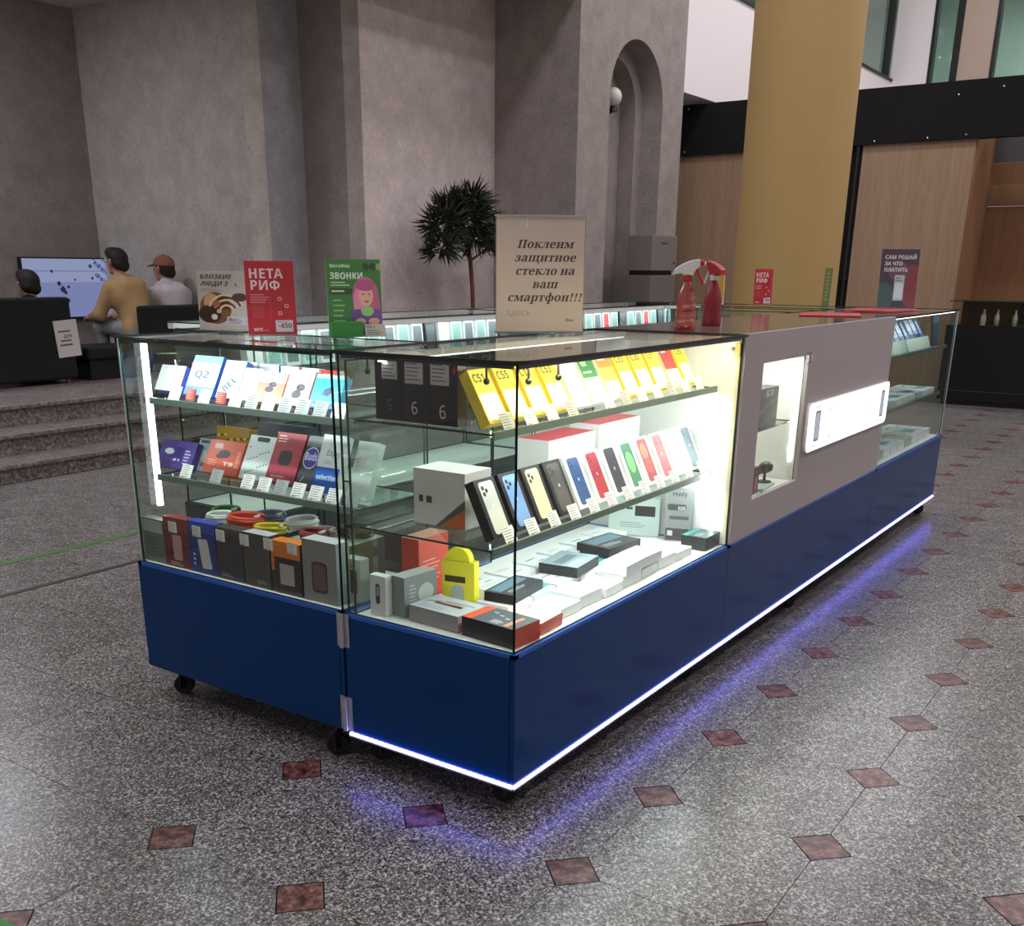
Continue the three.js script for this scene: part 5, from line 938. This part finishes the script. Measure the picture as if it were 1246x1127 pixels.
{
  const a = hit('x', 66, 391, -7.497), b = hit('x', 97, 389, -7.497), c0 = hit('x', 72, 434, -7.497), t = canvas(128, 180, (c, w, h) => { fill(c, '#c6c2bc', 0, 0, w, h); lines(c, '#5c5955', 18, 50, 96, 1, 10, 8); word(c, 'ДЛЯ', 46, 86, 22, '#4a4744'); lines(c, '#5c5955', 26, 96, 84, 1, 10, 8); lines(c, '#5c5955', 18, 116, 100, 1, 10, 9); });
  const m = mesh('paper_notice', box(0.24, 0.33, 0.001), [0, 1, 2, 3, 4, 5].map((i) => i === 4 ? std(0xffffff, 0.8, { map: t }) : M_paper));
  m.position.set(-7.497, (a.y + c0.y) / 2, (a.z + b.z) / 2 + 0.02); m.rotation.set(0, PI / 2, 0); m.rotateZ(0.06);
  tag(m, 'white paper notice taped to the back of the black sofa', 'notice');
}
{ // television
  const t = canvas(256, 150, (c, w, h) => { fill(c, '#8f9cd0', 0, 0, w, h); fill(c, '#a9b4de', 0, 0, w, 60); fill(c, '#7d8cc4', 0, 30, w, 2); for (const [x, y, r] of [[96, 60, 6], [104, 74, 8], [114, 84, 5], [126, 70, 4], [80, 30, 4], [150, 52, 3], [204, 48, 4], [200, 16, 5], [108, 110, 5], [118, 104, 6]]) { c.fillStyle = '#2c3048'; c.fillRect(x, y, r * 2, r); c.fillRect(x + r / 2, y - r / 2, r, r * 2); } for (let k = 0; k < 46; k++) fill(c, k % 2 ? '#3a3f78' : '#6a74b4', 216 + (k * 17) % 40, (k * 13) % 60, 5, 4); });
  const tv = thing('television', 'wall television showing a pale blue picture between the seated people', 'television', [XA + 0.04, 0.95, -4.99], PI / 2);
  mesh('frame', rbox(1.08, 0.66, 0.05, 0.008, 0, 0.33, 0), M.black, tv);
  mesh('screen', new THREE.PlaneGeometry(1.04, 0.62).translate(0, 0.335, 0.0262), std(0x050505, 0.25, { emissive: 0xffffff, emissiveMap: t, emissiveIntensity: 0.62 }), tv);
  areaLight('screen_light', 0xa9b8ff, 0.15, 1.04, 0.6, [0, 0.335, 0.03], [0, 1.28, -4.99], tv);
}
// bodies: tapered bones joined by a smooth minimum and meshed on a grid
function flesh(bones, cellSize, k = 0.05) {
  const lo = V(1e9, 1e9, 1e9), hi = V(-1e9, -1e9, -1e9);
  for (const [a, b, ra, rb] of bones) for (const [p, r] of [[a, ra], [b, rb]]) { lo.min(V(p[0] - r - k, p[1] - r - k, p[2] - r - k)); hi.max(V(p[0] + r + k, p[1] + r + k, p[2] + r + k)); }
  const c = lo.clone().add(hi).multiplyScalar(0.5), half = Math.max(hi.x - lo.x, hi.y - lo.y, hi.z - lo.z) / 2 * 1.04, n = Math.max(20, Math.min(90, Math.ceil(2 * half / cellSize)));
  const mc = new MarchingCubes(n, new THREE.MeshStandardMaterial(), false, false, 120000); mc.isolation = 0; mc.reset();
  const B = bones.map(([a, b, ra, rb]) => { const d = [b[0] - a[0], b[1] - a[1], b[2] - a[2]]; return [a, d, d[0] ** 2 + d[1] ** 2 + d[2] ** 2 || 1e-9, ra, rb]; });
  for (let z = 0; z < n; z++) for (let y = 0; y < n; y++) for (let x = 0; x < n; x++) {
    const px = c.x + ((x - n / 2) / (n / 2)) * half, py = c.y + ((y - n / 2) / (n / 2)) * half, pz = c.z + ((z - n / 2) / (n / 2)) * half;
    let sum = 0;
    for (const [a, d, L, ra, rb] of B) {
      const ux = px - a[0], uy = py - a[1], uz = pz - a[2], t = Math.max(0, Math.min(1, (ux * d[0] + uy * d[1] + uz * d[2]) / L));
      sum += Math.exp(-(Math.hypot(ux - t * d[0], uy - t * d[1], uz - t * d[2]) - ra - (rb - ra) * t) / k * 3);
    }
    mc.field[z * n * n + y * n + x] = Math.max(-1, Math.min(1, Math.log(sum + 1e-30) * k / 3));
  }
  mc.update();
  const g = new THREE.BufferGeometry(); g.setAttribute('position', new THREE.BufferAttribute(mc.positionArray.slice(0, mc.count * 3), 3)); g.setAttribute('normal', new THREE.BufferAttribute(mc.normalArray.slice(0, mc.count * 3), 3));
  g.setAttribute('uv', new THREE.BufferAttribute(new Float32Array(mc.count * 2), 2));
  g.scale(half, half, half).translate(c.x, c.y, c.z);
  const q = mergeVertices((g.deleteAttribute('normal'), g), half / n * 0.05); q.computeVertexNormals(); return q;
}
// a seated person facing local +x; local y is measured from the platform
function seated(label, at, turn, opt) {
  const p = thing('person', label, 'person', at, turn), { lean = 0.2, headTurn = 0, top, trousers, hair, cap, arms = 'forward', hoodUp = 0.03 } = opt;
  const q = opt.hip ?? 0.5, hip = [0, q, 0], ch = [Math.sin(lean) * 0.36, q + Math.cos(lean) * 0.34, 0], sh = [Math.sin(lean) * 0.47, q + Math.cos(lean) * 0.45, 0], nk = [sh[0] + 0.02 + Math.sin(lean) * 0.08, sh[1] + 0.09, 0], hd = [nk[0] + 0.04, nk[1] + 0.13, 0];
  const b = [[[hip[0], hip[1], -0.08], [hip[0], hip[1], 0.08], 0.13, 0.13], [hip, ch, 0.15, 0.17], [[ch[0], ch[1], -0.07], [ch[0], ch[1], 0.07], 0.14, 0.14], [[sh[0], sh[1] - 0.03, -0.13], [sh[0], sh[1] - 0.03, 0.13], 0.085, 0.085], [sh, nk, 0.08, 0.065]];
  for (const s of [-1, 1]) { const e = [sh[0] + 0.12, sh[1] - 0.27, s * 0.25], w = [e[0] + 0.24, e[1] - 0.03, s * 0.15]; b.push([[sh[0], sh[1] - 0.02, s * 0.18], e, 0.075, 0.06], [e, w, 0.06, 0.045]); }
  if (hoodUp) { b.push([[sh[0] - 0.11, sh[1] + 0.0, -0.08], [sh[0] - 0.11, sh[1] + 0.0, 0.08], 0.075, 0.075], [[sh[0] - 0.14, sh[1] - 0.08, -0.03], [sh[0] - 0.14, sh[1] - 0.08, 0.03], 0.05, 0.05], [[sh[0] - 0.07, sh[1] + 0.05, -0.08], [sh[0] + 0.03, sh[1] + 0.07, -0.09], 0.05, 0.04], [[sh[0] - 0.07, sh[1] + 0.05, 0.08], [sh[0] + 0.03, sh[1] + 0.07, 0.09], 0.05, 0.04]); }
  mesh('hoodie', flesh(b, 0.017, 0.05), std(top, 0.85), p);
  const L = []; for (const s of [-1, 1]) L.push([[0, q, s * 0.1], [0.45, q + 0.02, s * 0.13], 0.1, 0.075], [[0.45, q + 0.02, s * 0.13], [0.42, 0.1, s * 0.13], 0.07, 0.05]);
  mesh('trousers', flesh([...L, [[-0.02, q - 0.03, -0.07], [-0.02, q - 0.03, 0.07], 0.13, 0.13]], 0.02, 0.04), std(trousers, 0.85), p);
  for (const s of [-1, 1]) mesh('shoe', rbox(0.26, 0.08, 0.1, 0.03, 0.48, 0.041, s * 0.13, 3), M.black, p);
  const H = new THREE.Group(); H.name = 'head'; p.add(H); H.position.set(...hd); H.rotation.y = headTurn;
  const skin = [[[0, 0.03, 0], [-0.02, 0.035, 0], 0.085, 0.09], [[0.035, -0.03, 0], [0.045, -0.065, 0], 0.058, 0.045], [[0.088, 0.0, 0], [0.103, -0.018, 0], 0.012, 0.014], [[-0.02, -0.05, 0], [-0.04, -0.14, 0], 0.05, 0.055]];
  for (const s of [-1, 1]) skin.push([[-0.005, 0.0, s * 0.085], [-0.012, 0.03, s * 0.09], 0.012, 0.016]);
  mesh('face', flesh(skin, 0.007, 0.02), M.skin, H);
  for (const s of [-1, 1]) mesh('eye', new THREE.SphereGeometry(0.011, 10, 8).translate(0.082, 0.012, s * 0.032), std(0x2a1d18, 0.3), H);
  mesh('mouth', rbox(0.006, 0.006, 0.036, 0.002, 0.094, -0.052, 0), std(0x8c4a44, 0.5), H);
  for (const s of [-1, 1]) { // hands: palm, four fingers and a thumb
    const e = [sh[0] + 0.12, sh[1] - 0.27, s * 0.25], w = [e[0] + 0.24, e[1] - 0.03, s * 0.15], hb = [[w, [w[0] + 0.07, w[1] - 0.01, w[2] - s * 0.02], 0.03, 0.032]];
    for (let f = 0; f < 4; f++) { const o = (f - 1.5) * 0.018; hb.push([[w[0] + 0.09, w[1] - 0.01, w[2] - s * 0.02 + o], [w[0] + 0.135 - Math.abs(f - 1.2) * 0.006, w[1] - 0.02, w[2] - s * 0.03 + o], 0.0095, 0.009], [[w[0] + 0.135 - Math.abs(f - 1.2) * 0.006, w[1] - 0.02, w[2] - s * 0.03 + o], [w[0] + 0.155 - Math.abs(f - 1.2) * 0.008, w[1] - 0.045, w[2] - s * 0.03 + o], 0.009, 0.008]); }
    hb.push([[w[0] + 0.04, w[1], w[2] - s * 0.045], [w[0] + 0.09, w[1] - 0.02, w[2] - s * 0.07], 0.012, 0.01]);
    mesh('hand', flesh(hb, 0.005, 0.01), M.skin, p);
  }
  const hb = [[[-0.025, 0.055, 0], [-0.03, 0.05, 0], 0.098, 0.1], [[-0.06, 0.0, -0.03], [-0.06, -0.02, 0.03], 0.065, 0.062]];
  if (!cap) hb.push([[0.03, 0.1, -0.03], [0.035, 0.1, 0.03], 0.055, 0.055]);
  if (opt.fringe) hb.push([[0.06, 0.09, -0.03], [0.075, 0.075, 0.03], 0.04, 0.035]);
  mesh('hair', flesh(hb, 0.008, 0.02), std(hair, 0.75), H);
  if (cap) {
    const cs = new THREE.SphereGeometry(0.112, 26, 14, 0, 2 * PI, 0, PI * 0.52).scale(1.03, 0.92, 0.95).translate(-0.02, 0.055, 0); const cm = mesh('cap', cs, std(cap, 0.8), H);
    const br = new THREE.CylinderGeometry(0.075, 0.075, 0.008, 24, 1, false, 0, PI).scale(1.25, 1, 1).rotateZ(-0.15).translate(0.085, 0.055, 0); mesh('brim', br, std(cap, 0.8), cm);
    mesh('button', new THREE.SphereGeometry(0.01, 10, 8).translate(-0.02, 0.16, 0), std(cap, 0.8), cm);
  }
  return p;
}
seated('person with short dark hair sitting low behind the black sofa back', [-8.0, PL, -3.66], PI * 0.86, { hip: 0.22, lean: 0.35, headTurn: 0.35, top: 0x15161a, trousers: 0x1c2230, hair: 0x17100e, fringe: true, hoodUp: 0 });
seated('person in a tan hoodie seen from behind, leaning towards the television', [-7.7, PL, -4.62], PI * 1.02, { hip: 0.44, lean: 0.4, headTurn: 0.15, top: 0xae8c62, trousers: 0x8a8c90, hair: 0x1a0f0d });
seated('person in a white hoodie and brown cap sitting beside the wall', [-7.8, PL, -5.17], PI * 0.95, { hip: 0.36, lean: 0.3, headTurn: -0.55 + 1.0, top: 0xc9c2c4, trousers: 0x3a3c46, hair: 0x24140f, cap: 0x8a5a48 });
renderer.render(scene, camera);
